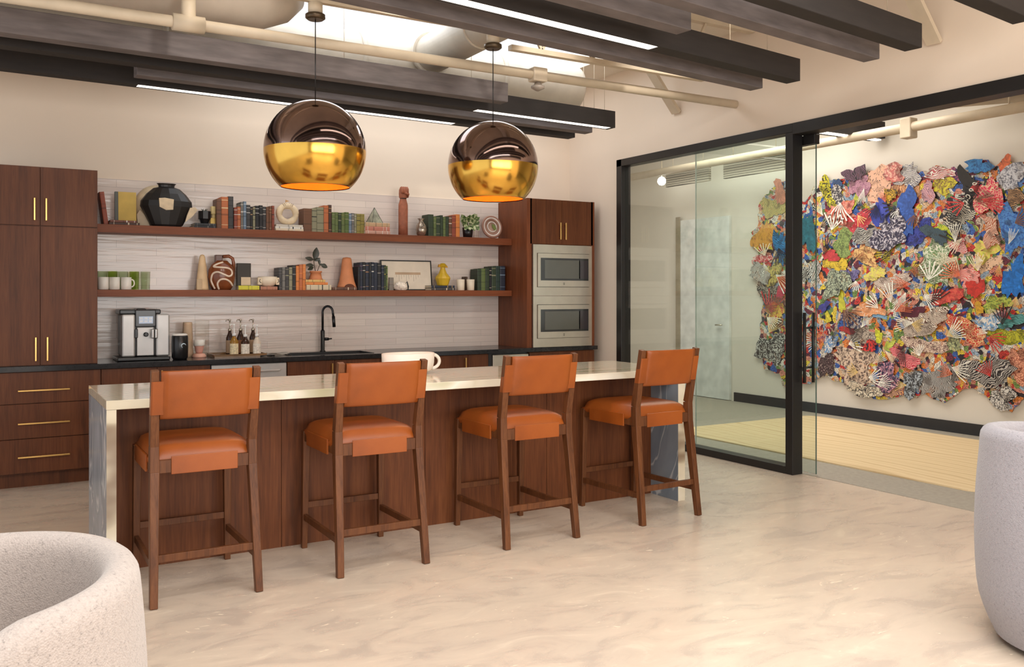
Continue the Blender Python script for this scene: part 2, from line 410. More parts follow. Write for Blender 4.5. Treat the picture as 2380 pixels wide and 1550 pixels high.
# dishwasher
t = thing('dishwasher', 'stainless dishwasher built in under the black countertop', 'dishwasher')
BM().box(1.564, 2.183, YC+.03, YW-.02, .02, .846).build('body', M_BLACK, t)
dd = BM().box(1.568, 2.179, YC-.004, YC+.028, .11, .842, .006).build('door', M_STEEL2, t)
BM().box(1.62, 2.12, YC-.045, YC-.028, .775, .795, .006).build('handle', M_STEEL2, dd)
BM().box(1.568, 2.179, YC-.002, YC+.02, .842, .846).build('control_strip', M_BLACK, t)
# under-counter fridge
t = thing('undercounter_fridge', 'stainless under-counter fridge left of the microwave tower', 'fridge')
BM().box(4.124, 4.57, YC+.03, YW-.02, .02, .846).build('body', M_BLACK, t)
BM().box(4.165, 4.565, YC-.004, YC+.028, .11, .835, .006).build('door', M_STEEL, t)
BM().box(4.124, 4.160, YC+.01, YC+.03, .02, .846).build('side_piece', M_BLACK, t)  # black strip painting in the dark gap beside the fridge door
# countertop with sink cut-out
b = BM(); X0, X1, YF = -.045, 5.372, 7.365; SX0, SX1, SY0, SY1 = 2.24, 2.99, 7.46, 7.80
b.box(X0, SX0, YF, YW-.001, .851, .889); b.box(SX1, X1, YF, YW-.001, .851, .889)
b.box(SX0, SX1, YF, SY0, .851, .889); b.box(SX0, SX1, SY1, YW-.001, .851, .889)
tag(b.build('countertop', M_BLACKSTONE), 'black stone countertop along the kitchen wall', 'countertop')
t = thing('sink', 'black undermount sink set into the black countertop', 'sink', (2.615, 7.63, .889))
b = BM(); x0, x1, y0, y1 = SX0-2.615+.003, SX1-2.615-.003, SY0-7.63+.003, SY1-7.63-.003
b.box(x0, x1, y0, y1, -.20, -.19); b.box(x0, x0+.008, y0, y1, -.19, .004); b.box(x1-.008, x1, y0, y1, -.19, .004)
b.box(x0+.008, x1-.008, y0, y0+.008, -.19, .004); b.box(x0+.008, x1-.008, y1-.008, y1, -.19, .004)
b.build('basin', M_BLACK, t); BM().lathe([(.03, -.19), (.03, -.186)]).build('drain', M_STEEL, t)
# faucet
fx = at_y(749, 800, 7.88)[0]
t = thing('faucet', 'tall black gooseneck faucet with side lever behind the sink', 'faucet', (fx, 7.87, .889))
b = BM(); b.lathe([(.026, 0), (.026, .008), (.019, .014), (.019, .19), (.0125, .20)], cap1=True); b.build('faucet_base', M_BLACK, t)
pts = [(0, 0, .19), (0, 0, .36)]+[(.036-.036*math.cos(a), -.07*(1-math.cos(a))*.5, .36+.055*math.sin(a)) for a in [k*PI/10 for k in range(1, 11)]]+[(.076, -.074, .32)]
BM().tube(pts, .0105, 14).build('spout', M_BLACK, t)
BM().tube([(.076, -.074, .325), (.082, -.078, .225)], .0145, 14).build('spray_head', M_BLACK, t)
b = BM(); b.tube([(.018, 0, .115), (.055, 0, .115)], .014); b.tube([(.055, 0, .115), (.085, -.01, .118)], .006); b.build('lever', M_BLACK, t)
# backsplash
tag(BM().box(.737, 4.546, YW-.012, YW-.0005, .8895, 2.36).build('tile_backsplash', M_TILE), 'glossy off-white stacked tile backsplash behind the open shelves', 'backsplash')
# shelves
tag(BM().box(.737, 4.546, 7.685, YW-.0125, 1.903, 1.968, .001, 1).build('wall_shelf', M_WALNUT_X), 'upper long walnut shelf, holding the black vase', 'shelf', 'open walnut shelves')
tag(BM().box(.737, 4.546, 7.685, YW-.0125, 1.394, 1.450, .001, 1).build('wall_shelf', M_WALNUT_X), 'lower long walnut shelf, above the sink', 'shelf', 'open walnut shelves')
# microwave tower
t = thing('microwave_tower_cabinet', 'tall walnut cabinet around two stacked built-in microwaves', 'cabinet')
b = BM(); b.box(4.548, 4.604, YC+.0, YW-.002, .8895, 2.352); b.box(5.316, 5.357, YC+.0, YW-.002, .8895, 2.352)
b.box(4.604, 5.316, YC+.02, YW-.002, 1.904, 2.352); b.box(4.604, 5.316, YC+.55, YW-.002, .8895, 1.904)
b.build('body', wood('walnut_side', (98, 52, 29), (118, 64, 36), (134, 76, 44)), t)
for x0, x1, hx in ((4.585, 4.958, 4.927), (4.958, 5.34, 4.99)):
    dd = front(t, 'door', x0, x1, 1.906, 2.352, y=YC-.0); handle_v(dd, hx, 1.955, 2.125)
def microwave(z0, z1, label):
    t = thing('built_in_microwave', label, 'microwave', (4.96, YC, z0), group='stacked built-in microwaves')
    h = z1-z0; x0, x1 = -.351, .351; w_ = x1-x0; fx_ = lambda f: x0+w_*f; fz = lambda f: h*(1-f)
    b = BM()
    b.box(x0, fx_(.06), -.02, .0, 0, h); b.box(fx_(.955), x1, -.02, .0, 0, h)
    b.box(fx_(.06), fx_(.955), -.02, .0, fz(.165), h); b.box(fx_(.06), fx_(.955), -.02, .0, 0, fz(.83))
    b.build('trim_kit', M_STEEL, t)
    BM().box(fx_(.06)+.003, fx_(.955)-.003, -.012, .45, fz(.83)+.003, fz(.165)-.003).build('housing', M_BLACK, t)
    b = BM(); X0_, X1_, Z0_, Z1_ = fx_(.066), fx_(.949), fz(.822), fz(.173)
    wx0, wx1, wz0, wz1 = fx_(.108), fx_(.925), fz(.70), fz(.26)
    b.box(X0_, wx0, -.036, -.012, Z0_, Z1_); b.box(wx1, X1_, -.036, -.012, Z0_, Z1_)
    b.box(wx0, wx1, -.036, -.012, wz1, Z1_); b.box(wx0, wx1, -.036, -.012, Z0_, wz0)
    dd = b.build('door', M_STEEL, t)
    BM().box(wx0, wx1, -.034, -.014, wz0, wz1).build('door_window', M_DARKGLASS, dd)
    BM().box(wx0+.05, wx0+.47, -.0348, -.034, wz0+.02, wz1-.02).build('viewing_mesh', plain((92, 92, 84), .12, name='mesh_grey', var=.02), dd)
    BM().box(wx1-.115, wx1-.008, -.0348, -.034, wz0+.02, wz1-.02).build('control_panel', plain((62, 56, 58), .1, name='control_black', var=.02), dd)
    b = BM(); b.box(-.008, .008, -.0365, -.036, fz(.785), fz(.74)); b.build('badge', plain((110, 104, 92), .3, .6, name='badge_grey'), dd)
    b = BM(); b.box(-.004, .004, -.037, -.0365, fz(.775), fz(.765)); b.box(-.004, .004, -.037, -.0365, fz(.76), fz(.75)); b.build('badge_mark', M_STEEL, dd)
microwave(1.397, 1.901, 'upper stainless built-in microwave in the walnut tower')
microwave(.892, 1.394, 'lower stainless built-in microwave, just above the black countertop')

# ================================================================ ISLAND
IX0, IX1, IY0, IY1, IZ = .50, 4.14, 4.66, 5.50, .905
t = thing('kitchen_island', 'kitchen island with veined stone waterfall top and walnut front panel', 'kitchen island', (0, 0, 0))
BM().box(IX0, IX1, IY0, IY1, IZ-.045, IZ, .002, 1).build('stone_top', M_STONE, t)
for xa, xb, side in ((IX0+.001, IX0+.045, 'left'), (IX1-.062, IX1-.001, 'right')):
    o = BM().box(xa, xb, IY0+.001, IY1-.001, 0, IZ-.0455).build('waterfall_end', M_STONE2, t); o['label'] = side+' waterfall stone end'
    o.data.materials.append(M_STONE)          # front edge keeps the stone's own pale colour, without the painted reflection
    for p_ in o.data.polygons:
        if p_.normal.y < -.9: p_.material_index = 1
b = BM(); pw = (IX1-.062-IX0-.045)/4
for i in range(4): b.box(IX0+.046+pw*i+.001, IX0+.045+pw*(i+1)-.001, 4.95, 4.97, .0, IZ-.046)
b.build('front_panel', M_PANEL, t)
BM().box(IX0+.046, IX1-.063, 4.971, IY1-.03, .001, IZ-.046).build('body', M_CARCASS, t)

# white handled bowl on the island
t = thing('handled_bowl', 'large white handled bowl on the island behind the second stool', 'bowl', (2.33, 5.24, IZ))
b = BM(); b.lathe([(.09, .0), (.125, .006), (.165, .03), (.175, .07), (.178, .132), (.172, .135), (.165, .13), (.16, .05), (.10, .018)], sy=.62, seg=48); b.build('bowl_body', M_WHITE, t)
pts = [(.165+.055*math.sin(a), 0, .075+.045*math.cos(a)) for a in [PI*k/12 for k in range(13)]]
BM().tube(pts, .011, 12).build('handle', M_WHITE, t)

# ================================================================ STOOLS
def leather_seat():
    b = BM()
    def fn(u, v):
        x = (u-.5)*2; y = (v-.5)*2
        k = max(0, 1-x**6)*max(0, 1-y**6)
        X = x*.236*(1-.02*y*y); Y = .035+y*.265*(1-.015*x*x)
        return Vector((X, Y, 0.662+.066*k**.42))
    g = b.quadgrid(fn, 20, 20)
    # skirt
    per = [g[i][0] for i in range(21)]+[g[20][j] for j in range(1, 21)]+[g[i][20] for i in range(19, -1, -1)]+[g[0][j] for j in range(19, 0, -1)]
    prev = per
    for dz, s_ in ((.012, 1.016), (.030, 1.012)):
        cur = [b.b.verts.new((p.co.x*s_, (p.co.y-.035)*s_+.035, .665-dz)) for p in per]
        for i in range(len(per)):
            f = b.b.faces.new([prev[i], prev[(i+1) % len(per)], cur[(i+1) % len(per)], cur[i]]); f.smooth = True
        prev = cur
    b.b.faces.new(prev[::-1]); return b
def make_stool(label):
    t = thing('counter_stool', label, 'stool', group='tan leather counter stools at the island')
    W_ = .222
    for sx in (-1, 1):     # rear legs run up into the back posts, bent at seat height
        b = BM(); p = [(sx*.236, -.31, 0), (sx*W_, -.235, .60), (sx*W_, -.232, .72), (sx*(W_+.006), -.30, 1.073)]
        b.bar(p[0], p[1], .034, .036, .042, .05, .003); b.bar(p[1], p[2], .042, .05, .040, .048, .003); b.bar(p[2], p[3], .040, .048, .034, .034, .003)
        b.build('leg', M_STOOLWOOD, t)
    for sx in (-1, 1):
        BM().bar((sx*.228, .30, 0), (sx*.222, .285, .655), .030, .032, .040, .042, .003).build('leg', M_STOOLWOOD, t)
    b = BM()
    b.box(-.205, .205, -.252, -.222, .595, .655, .002, 1); b.box(-.205, .205, .27, .30, .60, .655, .002, 1)
    for sx in (-1, 1): b.box(min(sx*.208, sx*.236), max(sx*.208, sx*.236), -.215, .27, .60, .655, .002, 1)
    b.build('seat_frame', M_STOOLWOOD, t)
    leather_seat().build('seat', M_LEATHER, t)
    b = BM(); b.box(-.150, .150, -.258, -.2525, .588, .672, .002); b.build('seat_flap', M_LEATHER, t)
    for sx in (-1, 1): BM().box(min(sx*.2365, sx*.246), max(sx*.2365, sx*.2405), -.14, .20, .590, .668, .0015).build('seat_flap', M_LEATHER, t)
    # back: leather sling between posts, wrapped around them
    b = BM()
    def post_y(z): return -.232-(z-.72)*.068/.353
    def fn(u, v):
        a = u*2*PI; x = (v-.5)*2
        zc, hz, th = .957, .112, .019
        ca, sa = math.cos(a), math.sin(a)
        z = zc+hz*(abs(sa)**.35)*math.copysign(1, sa); off = th*(abs(ca)**.5)*math.copysign(1, ca)
        return Vector((x*.203, post_y(z)-.005-.014*(1-x**4)+off, z))
    g = b.quadgrid(fn, 28, 12, True)
    b.b.faces.new([g[i][0] for i in range(28)]); b.b.faces.new([g[i][12] for i in range(27, -1, -1)])
    for sx in (-1, 1):
        z0, z1 = .868, 1.022
        pts = [(sx*.190, -.026), (sx*.238, -.025), (sx*.244, -.019), (sx*.244, .017), (sx*.238, .022), (sx*.190, .022)]
        A = [b.b.verts.new((x, post_y(z0)+y, z0)) for x, y in pts]; B_ = [b.b.verts.new((x, post_y(z1)+y, z1)) for x, y in pts]
        n = len(pts); b.b.faces.new(A); b.b.faces.new(B_[::-1])
        for i in range(n): b.b.faces.new([A[i], A[(i+1) % n], B_[(i+1) % n], B_[i]])
    b.build('backrest', M_LEATHER, t)
    for nm, p0, p1 in (('stretcher', (-.215, -.283, .215), (.215, -.283, .215)), ('stretcher', (-.21, .295, .24), (.21, .295, .24)),
                       ('stretcher', (-.229, -.27, .175), (-.226, .28, .175)), ('stretcher', (.229, -.27, .175), (.226, .28, .175))):
        BM().bar(p0, p1, .02, .034, bev=.002, up=(0, 0, 1)).build(nm, M_STOOLWOOD, t)
    return t
lab = ['tan leather and walnut counter stool nearest the left end of the island',
       'tan leather and walnut counter stool in front of the white handled bowl',
       'tan leather and walnut counter stool, third along from the left armchair',
       'tan leather and walnut counter stool nearest the glass partition, at the island right end']
proto = make_stool(lab[0]); proto.location = (.888, 4.58, 0); proto.rotation_euler = (0, 0, 0)
for i, (x, y, rz) in enumerate(((1.762, 4.575, 0), (2.722, 4.575, .01), (3.680, 4.60, .05))):
    dup(proto, (x, y, 0), (0, 0, rz), lab[i+1])

# ================================================================ PENDANTS
M_SMOKE = plain((150, 128, 122), .09, 1., name='smoked_chrome', var=.05)
M_BRASSP = plain((226, 178, 82), .17, 1., name='polished_brass', var=.06, vs=5)
M_COPPER = plain((236, 128, 40), .32, .7, name='copper_lining', var=.05)
def pendant(label):
    t = thing('pendant_lamp', label, 'pendant lamp', group='globe pendants over the island')
    R = .295
    top = [(R*math.cos(a), R*math.sin(a)) for a in [k*(PI/2-.05)/20 for k in range(21)]]
    b = BM(); b.lathe(top, seg=64, cap0=False); b.build('upper_shade', M_SMOKE, t)
    lo = [(R*math.cos(a), R*math.sin(a)) for a in [-.82+k*.82/16 for k in range(17)]]
    b = BM(); b.lathe([(lo[0][0]-.004, lo[0][1])]+lo, seg=64, cap0=False, cap1=False); b.build('lower_shade', M_BRASSP, t)
    q = [((R-.006)*math.cos(a), (R-.006)*math.sin(a)) for a in [-.815+k*(PI/2+.7)/30 for k in range(31)]]
    b = BM(); b.lathe(q, seg=64, cap0=False, cap1=True); b.build('shade_lining', M_COPPER, t)
    BM().lathe([(.02, .28), (.028, .22), (.028, .13), (.02, .11)], seg=20).build('lamp_holder', M_BLACK, t)
    BM().lathe([(.001, .0), (.03, .01), (.045, .04), (.045, .06), (.02, .105), (.018, .12)], seg=24).build('bulb', emit('warm_bulb', (1, .72, .38), 18), t)
    BM().tube([(0, 0, R), (0, 0, .77)], .0032, 8).build('cord', M_BLACK, t)
    BM().lathe([(.045, .765), (.058, .775), (.058, .795), (.05, .80)], seg=24).build('canopy', plain((92, 78, 62), .35, .8, name='bronze_canopy'), t)
    BM().lathe([(.042, .80), (.042, .865)], seg=20).build('junction_box', M_PIPE, t)
    l = bpy.data.lights.new('pendant_bulb', 'POINT'); l.energy = 9; l.color = (1, .7, .4); l.shadow_soft_size = .05
    o = bpy.data.objects.new('pendant_bulb', l); COL.objects.link(o); o.parent = t; o.location = (0, 0, -.06)
    return t
p = pendant('globe pendant with smoked top and brass bottom over the left half of the island'); p.location = (1.667, 5.08, 2.258)
dup(p, (2.862, 5.08, 2.252), label='globe pendant with smoked top and brass bottom nearer the microwave tower')

# ================================================================ CEILING BAFFLE BEAMS
ZB = 2.92; K = 1.5
def beam(label, y, xe, length, ang, mat, led=None, w=.112, h=.15, cables=(.3, 2.6)):
    """xe, y: near bottom corner of the right-hand end; the beam runs left from there, turned by ang in plan; led = (u left, u right)"""
    ang = math.radians(ang)
    t = thing('baffle_beam', label, 'ceiling beam', (xe, y, ZB), (0, 0, ang), group='long ceiling baffle beams')
    def along(u):
        a_ = (u-U0)/F; p, q = cT-a_*sT, sT+a_*cT
        return (y*q-xe*p)/(math.cos(ang)*p-math.sin(ang)*q)
    b = BM(); x0 = -length
    if led:
        a, e = max(x0+.1, along(led[0])), min(-.02, along(led[1]))
        b.box(x0, 0, 0, w, .02, h); b.box(a, e, 0, .012, 0, .02); b.box(a, e, w-.012, w, 0, .02); b.box(x0, a, 0, w, 0, .02); b.box(e, 0, 0, w, 0, .02)
        b.build('casing', mat, t)
        BM().box(a+.001, e-.001, .0125, w-.0125, .004, .0195).build('light_strip', M_LED, t)
    else:
        b.box(x0, 0, 0, w, 0, h, .003, 1); b.build('casing', mat, t)
    for x in cables: BM().tube([(-x, w/2, h), (-x, w/2, CEIL-ZB)], .0022, 6).build('suspension_cable', M_PIPE, t)
XE = 3.275*K
def ux(u, y): return at_y(u, 0, y)[0]
beam('grey ceiling beam ending above the second pendant', 4.014*K, 2.352*K, 5.4, 2.2, M_FELT, cables=(.3,))
beam('charcoal ceiling beam with a light strip at its right end, behind the grey beam by the pendants', 4.31*K, XE, 6.6, 3.2, M_FELTD, (1112, 1424), cables=(.08, .2, 2.6))
beam('grey ceiling beam, second from the kitchen wall', 4.509*K, 3.25*K, 3.984, 2.9, M_FELT, cables=(.06,))
beam('charcoal ceiling beam closest to the kitchen wall, with a long light strip', 4.71*K, 3.257*K, 6.8, 2.9, M_FELTD, (322, 1062), cables=(.05,))
beam('pale grey ceiling beam directly in front of the pendant cords', 3.112*K, 3.262*K, 6.8, 6.4, M_FELT)
beam('charcoal ceiling beam with a wide bright light strip beneath', 2.915*K, 3.30*K, 6.8, 7.0, M_FELTD, (850, 1535), h=.155)
beam('short grey ceiling beam in the near group', 2.565*K, 2.31*K, 4.5, 7.0, M_FELT, h=.16)
beam('grey ceiling beam between two charcoal beams at the upper right', 2.47*K, 3.284*K, 6.8, 7.0, M_FELT, h=.15)
beam('charcoal ceiling beam, second nearest the camera', 2.27*K, 3.284*K, 6.8, 7.0, M_FELTD)
beam('charcoal ceiling beam cut off by the top right of the picture', 1.83*K, 3.30*K, 6.8, 7.0, M_FELTD)

# ================================================================ PIPES, DUCTS, JOIST
t = thing('sprinkler_pipe', 'cream sprinkler pipe running above the pendants into the right wall', 'pipe', (0, 5.49, 3.01))
b = BM(); b.tube([(-2, 0, 0), (XW-.001, 0, 0)], .034, 16); b.build('pipe', M_PIPE, t)
for u in (438, ):
    x = ux(u, 5.49); b = BM(); b.tube([(x-.09, 0, 0), (x+.09, 0, 0)], .05, 16); b.tube([(x, 0, 0), (x, 0, .16)], .042, 16); b.tube([(x, 0, .16), (x, 0, .6)], .03, 16); b.build('tee_fitting', M_PIPE, t)
x = ux(1250, 5.49); b = BM(); b.box(x-.06, x+.06, -.045, .045, -.05, .05, .01); b.build('coupling', M_PIPE, t)
BM().lathe([(.018, -.05), (.035, -.075), (.05, -.08), (.05, -.095), (.012, -.115)], (x, 0, 0), 16).build('sprinkler_head', plain((150, 138, 126), .4, name='sprinkler_grey'), t)
t = thing('strut_channel', 'cream strut channel that carries the pendant canopies', 'rail', (0, 5.08, 3.125))
BM().box(-1.5, 4.3, -.02, .02, 0, .035).build('channel', M_PIPE, t)
for x in (.6, 2.25, 3.9): BM().tube([(x, 0, .035), (x, 0, CEIL-3.125)], .004, 6).build('hanger_rod', M_STEEL, t)
t = thing('round_duct', 'white round air duct running above the beams along the kitchen wall', 'duct', (0, 6.88, 3.33))
xe = ux(1338, 6.88)
b = BM(); b.tube([(-3, 0, 0), (xe-.06, 0, 0), (xe-.02, 0, 0), (xe, 0, 0)], [.215, .215, .20, .15], 40); b.build('duct_body', M_DUCT, t)
for x in (-.6, 1.1, 2.6, 3.9): BM().tube([(x-.02, 0, 0), (x+.02, 0, 0)], .221, 40).build('duct_collar', M_DUCT, t)
xb = ux(1005, 6.6)
t = thing('branch_duct', 'round branch duct crossing in front of the skylight', 'duct', (xb, 5.35, 3.38))
b = BM(); b.tube([(0, -1.6, 0), (0, 1.30, 0)], .155, 36); b.build('duct_body', M_DUCT, t)
BM().tube([(0, 1.24, 0), (0, 1.29, 0)], .175, 36).build('duct_collar', M_DUCT, t); BM().tube([(0, .4, 0), (0, .43, 0)], .16, 36).build('duct_collar', M_DUCT, t)
t = thing('large_duct', 'large grey round duct at the top left above the pipe', 'duct', (0, 5.79, 3.36))
xe = ux(690, 5.79); b = BM(); b.tube([(-3, 0, 0), (xe-.25, 0, 0), (xe-.1, 0, .03), (xe, 0, .06)], [.235, .235, .19, .12], 40); b.build('duct_body', plain((190, 178, 164), .5, name='grey_duct', var=.03), t)
b = BM(); b.tube([(.2, 0, 0), (.24, 0, 0)], .24, 40); b.build('duct_collar', M_DUCT, t)
t = thing('open_web_joist', 'cream open-web steel joist zigzagging below the skylight', 'joist', (0, 5.30, 3.10))
b = BM(); b.box(3.12, 4.9, -.025, .025, 0, .035); b.build('bottom_chord', M_PIPE, t)
b = BM(); b.box(-2, XW-.002, -.03, .03, .46, .515); b.build('top_chord', M_PIPE, t)
for k in range(4):
    x0 = 3.16+k*.44
    BM().bar((x0, 0, .46), (x0+.22, 0, .03), .02, .02).build('web_rod', M_PIPE, t)
    BM().bar((x0+.22, 0, .03), (x0+.44, 0, .46), .02, .02).build('web_rod', M_PIPE, t)
for (u, v), lb in (((1572, 262), 'flat steel brace fixed to the right wall beside the sprinkler pipe'), ((2172, 100), 'flat steel brace fixed to the right wall behind the nearest beams')):
    p = at_x(u, v, XW-.012); b = BM(); b.bar(p, (p[0]-.50, p[1]-.02, CEIL-.002), .03, .10, up=(0, 1, 0))
    tag(b.build('steel_brace', M_PIPE), lb, 'brace')
# meeting room pipes and lamp
t = thing('conduit_run', 'cream conduit run under the meeting room ceiling in front of the collage', 'pipe', (0, 0, 0))
b = BM(); b.tube([(7.9, 2.0, 3.07), (7.9, 11.4, 3.07)], .05, 16); b.build('conduit', M_PIPE, t)
b = BM(); b.tube([(6.0, 8.2, 3.25), (8.45, 4.6, 3.25)], .04, 12); b.build('conduit', M_PIPE, t)
BM().box(7.84, 7.96, 5.55, 5.67, 2.96, 3.16, .01).build('coupling', M_PIPE, t)
for yy in (4.6, 6.3): BM().tube([(7.9, yy, 3.1), (7.9, yy, CEIL)], .008, 8).build('hanger_rod', M_PIPE, t)
def m_lined():
    t = NT('lined_acoustic_felt'); mp = t.coords((1, .5, 5)); w_ = t.n('ShaderNodeTexWave', Scale=2.2, Distortion=3., Detail=1.); w_.bands_direction = 'Z'; t.l(mp, 0, w_, 'Vector')
    r = t.ramp(w_, 'Fac', [(.08, (50, 46, 42)), (.2, (176, 168, 152))]); t.l(r, 0, t.b, 'Base Color'); t.b.inputs['Roughness'].default_value = .9; return t.m
ML = m_lined()
for u0, u1, v0, v1, lb in ((1550, 1650, 432, 405, 'lined grey acoustic panel hanging beside the globe lamp'), (1684, 1826, 412, 370, 'lined grey acoustic panel hanging left of the door post')):
    pa, pb = at_x(u0, v0, 8.02), at_x(u1, v1, 8.02)
    t = thing('acoustic_panel', lb, 'acoustic panel', (8.02, (pa[1]+pb[1])/2, pa[2]-.02), group='hanging acoustic panels')
    L = abs(pa[1]-pb[1])/2; BM().box(-.02, .02, -L, L, 0, .20).build('panel', ML, t)
    for yy in (-L*.7, L*.7): BM().tube([(0, yy, .2), (0, yy, CEIL-pa[2]+.02)], .004, 6).build('suspension_cable', M_PIPE, t)

t = thing('meeting_room_beam', 'dark beam near the meeting room ceiling, seen through the glass door', 'ceiling beam', (6.6, 6.0, 3.1))
BM().box(-.9, 1.8, .25, .45, 0, .18).build('casing', M_FELTD, t); BM().box(-.9, 1.8, .30, .36, -.012, 0).build('light_strip', M_LED, t)
p = at_x(1538, 421, XF-.35)
t = thing('globe_lamp', 'small glowing globe lamp seen through the left glass panel', 'lamp', p)
BM().lathe([(.002, -.06), (.035, -.05), (.058, -.02), (.06, 0), (.055, .025), (.035, .05), (.02, .058)], seg=24).build('globe', emit('globe_light', (1, .95, .85), 8), t)
BM().tube([(0, 0, .055), (0, 0, CEIL-p[2])], .006, 8).build('stem', M_PIPE, t)

# ================================================================ RUG
t = []
x0, x1, y0, y1, r = 6.05, 8.20, 3.72, 7.10, .14
pts = []
for cx, cy, a0 in ((x1-r, y1-r, 0), (x0+r, y1-r, 90), (x0+r, y0+r, 180), (x1-r, y0+r, 270)):
    for k in range(7): a = math.radians(a0+15*k); pts.append((cx+r*math.cos(a), cy+r*math.sin(a)))
tag(BM().prism(pts, .0045, .016, 'z').build('area_rug', m_rug()), 'tan area rug with flowing grain lines on the meeting room floor', 'rug')

# ================================================================ ARMCHAIRS
def armchair(label, loc, rot, col, nm, top, grow=0., drop=1.9):
    t = thing('tub_armchair', label, 'armchair', loc, (0, 0, rot), 'rounded boucle tub armchairs')
    M = m_boucle(col, nm)
    # angle 0 = back (+x local); opening centred on PI
    def ztop(a):
        d = abs((a+PI) % (2*PI)-PI); k = max(0, min(1, (d-drop)/(2.75-drop))); k = k*k*(3-2*k)
        return top+.02*math.cos(d)-.26*k
    b = BM(); A = 2.62
    def section(q, a):
        zt = ztop(a); ro = lambda z: grow+.385+.03*math.sin(PI*min(1, z/.8)*.9)-.06*max(0, (.22-z)/.22)**1.6
        ti = .085
        if q < .40:
            z = .03+(zt-.05-.03)*q/.40; return ro(z), z
        if q < .60:
            k = (q-.40)/.20*PI; rr = ro(zt-.05); return rr-ti/2+math.cos(k)*ti/2, zt-.05+math.sin(k)*.05
        z = zt-.05-(zt-.05-.36)*(q-.60)/.40; return ro(zt-.05)-ti-.02*(1-((z-.36)/(zt-.41))), z
    def fn(u, v):
        a = -A+2*A*u; r, z = section(v, a); return Vector((r*math.cos(a), r*math.sin(a), z))
    g = b.quadgrid(fn, 72, 40)
    b.b.faces.new(g[0]); b.b.faces.new(g[72][::-1])
    b.build('shell', M, t)
    b = BM(); prof = [(.29, .03), (.305, .06), (.305, .40), (.29, .44), (.22, .462), (.001, .47)]
    b.lathe(prof, (-.0, 0, 0), 40, cap0=True, cap1=False); b.build('seat_cushion', M, t)
    BM().lathe([(.27, 0), (.27, .035)], seg=32).build('plinth', M_BLACK, t)
    return t
armchair('pale boucle tub armchair at the bottom left corner', (-.085, 2.28, 0), .45, (168, 157, 150), 'pale_boucle', .795, .003, 1.55)
armchair('grey boucle tub armchair at the right edge, before the meeting room', (3.815, 1.880, 0), PI, (156, 152, 157), 'grey_boucle', .865, .01, 2.0)

# ================================================================ SHELF AND COUNTER CONTENTS
UP, LO, CT = 1.9685, 1.4505, .8895
def bookmat(c, c2):
    key = ('book', c, c2)
    if key in _mc: return _mc[key]
    t = NT('book_cloth'); b = t.b; b.inputs['Roughness'].default_value = .55
    mp = t.coords((1, 1, 1), kind='Generated'); sx = t.n('ShaderNodeSeparateXYZ'); t.l(mp, 0, sx, 0)
    j = ((c[0]*7+c[1]*13+c2[2]*5+c2[0]*3) % 17)/17-.5
    r = t.ramp(sx, 'Z', [(0, c), (.12+.05*j, c2), (.135+.05*j, c), (.40+.16*j, tuple(k*.8 for k in c)), (.45+.16*j, c), (.66-.14*j, c2), (.69-.10*j, c), (.88+.05*j, c2), (.9+.05*j, c)], 'CONSTANT')
    t.l(r, 0, b, 'Base Color'); _mc[key] = t.m; return t.m
M_PAGES = plain((228, 214, 188), .8, name='paper_pages')
def book(T, H_, D, c, c2, label, loc, rot=(0, 0, 0), group=None):
    b = BM(); k = .0022; T2 = T/2
    pts = [(-T2, D), (-T2, .003), (-T2*.7, 0), (T2*.7, 0), (T2, .003), (T2, D), (T2-k, D), (T2-k, .004), (-T2+k, .004), (-T2+k, D)]
    b.prism(pts, 0, H_, 'z'); o = b.build('book', bookmat(c, c2), None, loc, rot); tag(o, label, 'book', group)
    BM().box(-T2+k, T2-k, .0045, D-.004, .003, H_-.003).build('pages', M_PAGES, o); return o
ORD = ['first', 'second', 'third', 'fourth', 'fifth', 'sixth', 'seventh', 'eighth', 'ninth', 'tenth', 'eleventh', 'twelfth', 'thirteenth', 'fourteenth', 'fifteenth', 'sixteenth', 'seventeenth']
def cname(c):
    tab = {'black': (30, 30, 32), 'charcoal': (60, 58, 58), 'grey': (120, 116, 110), 'navy': (34, 40, 58), 'slate blue': (110, 130, 150), 'dark green': (52, 66, 44), 'green': (96, 112, 62),
           'olive': (140, 130, 62), 'brown': (110, 72, 48), 'dark brown': (70, 44, 34), 'orange brown': (186, 106, 62), 'red brown': (140, 66, 48), 'tan': (190, 152, 108), 'cream': (216, 198, 170), 'orange': (214, 126, 60), 'sage grey': (142, 138, 110)}
    return min(tab, key=lambda n: sum((a-b)**2 for a, b in zip(tab[n], c)))
YB = 7.775
def row(edges, z, items, where, group, y=YB, D=.165):
    """items: (width weight or right edge u, top v, colour, second colour); edges = left u"""
    u = edges
    for i, (u1, vt, c, c2) in enumerate(items):
        xa, xb = at_y(u, 0, y)[0], at_y(u1, 0, y)[0]; h = at_y(u, vt, y)[2]-z
        dd = D-(.0 if i % 3 else .012)
        book(xb-xa-.0012, h, dd, c, c2, '%s book, %s from left in the %s' % (cname(c), ORD[i], where), ((xa+xb)/2, y+(i*7 % 4)*.002, z), group=group)
        u = u1
BK, CH_, GY, NV, SB = (30, 30, 32), (62, 60, 60), (118, 114, 108), (34, 40, 56), (112, 130, 148)
DG, GR, OL, BR, DB = (50, 64, 42), (98, 112, 62), (142, 130, 62), (112, 74, 50), (72, 46, 36)
OB, RB, TN, CR, OR, SG = (186, 106, 62), (142, 68, 48), (190, 152, 108), (218, 200, 172), (214, 128, 62), (142, 138, 110)
WT = (214, 208, 198)
row(503.5, UP, [(515, 462, BR, (90, 60, 42)), (531, 457, OB, (226, 196, 150)), (543, 456, CH_, BK)], 'tall trio beside the black planter', 'tall books by the black planter')
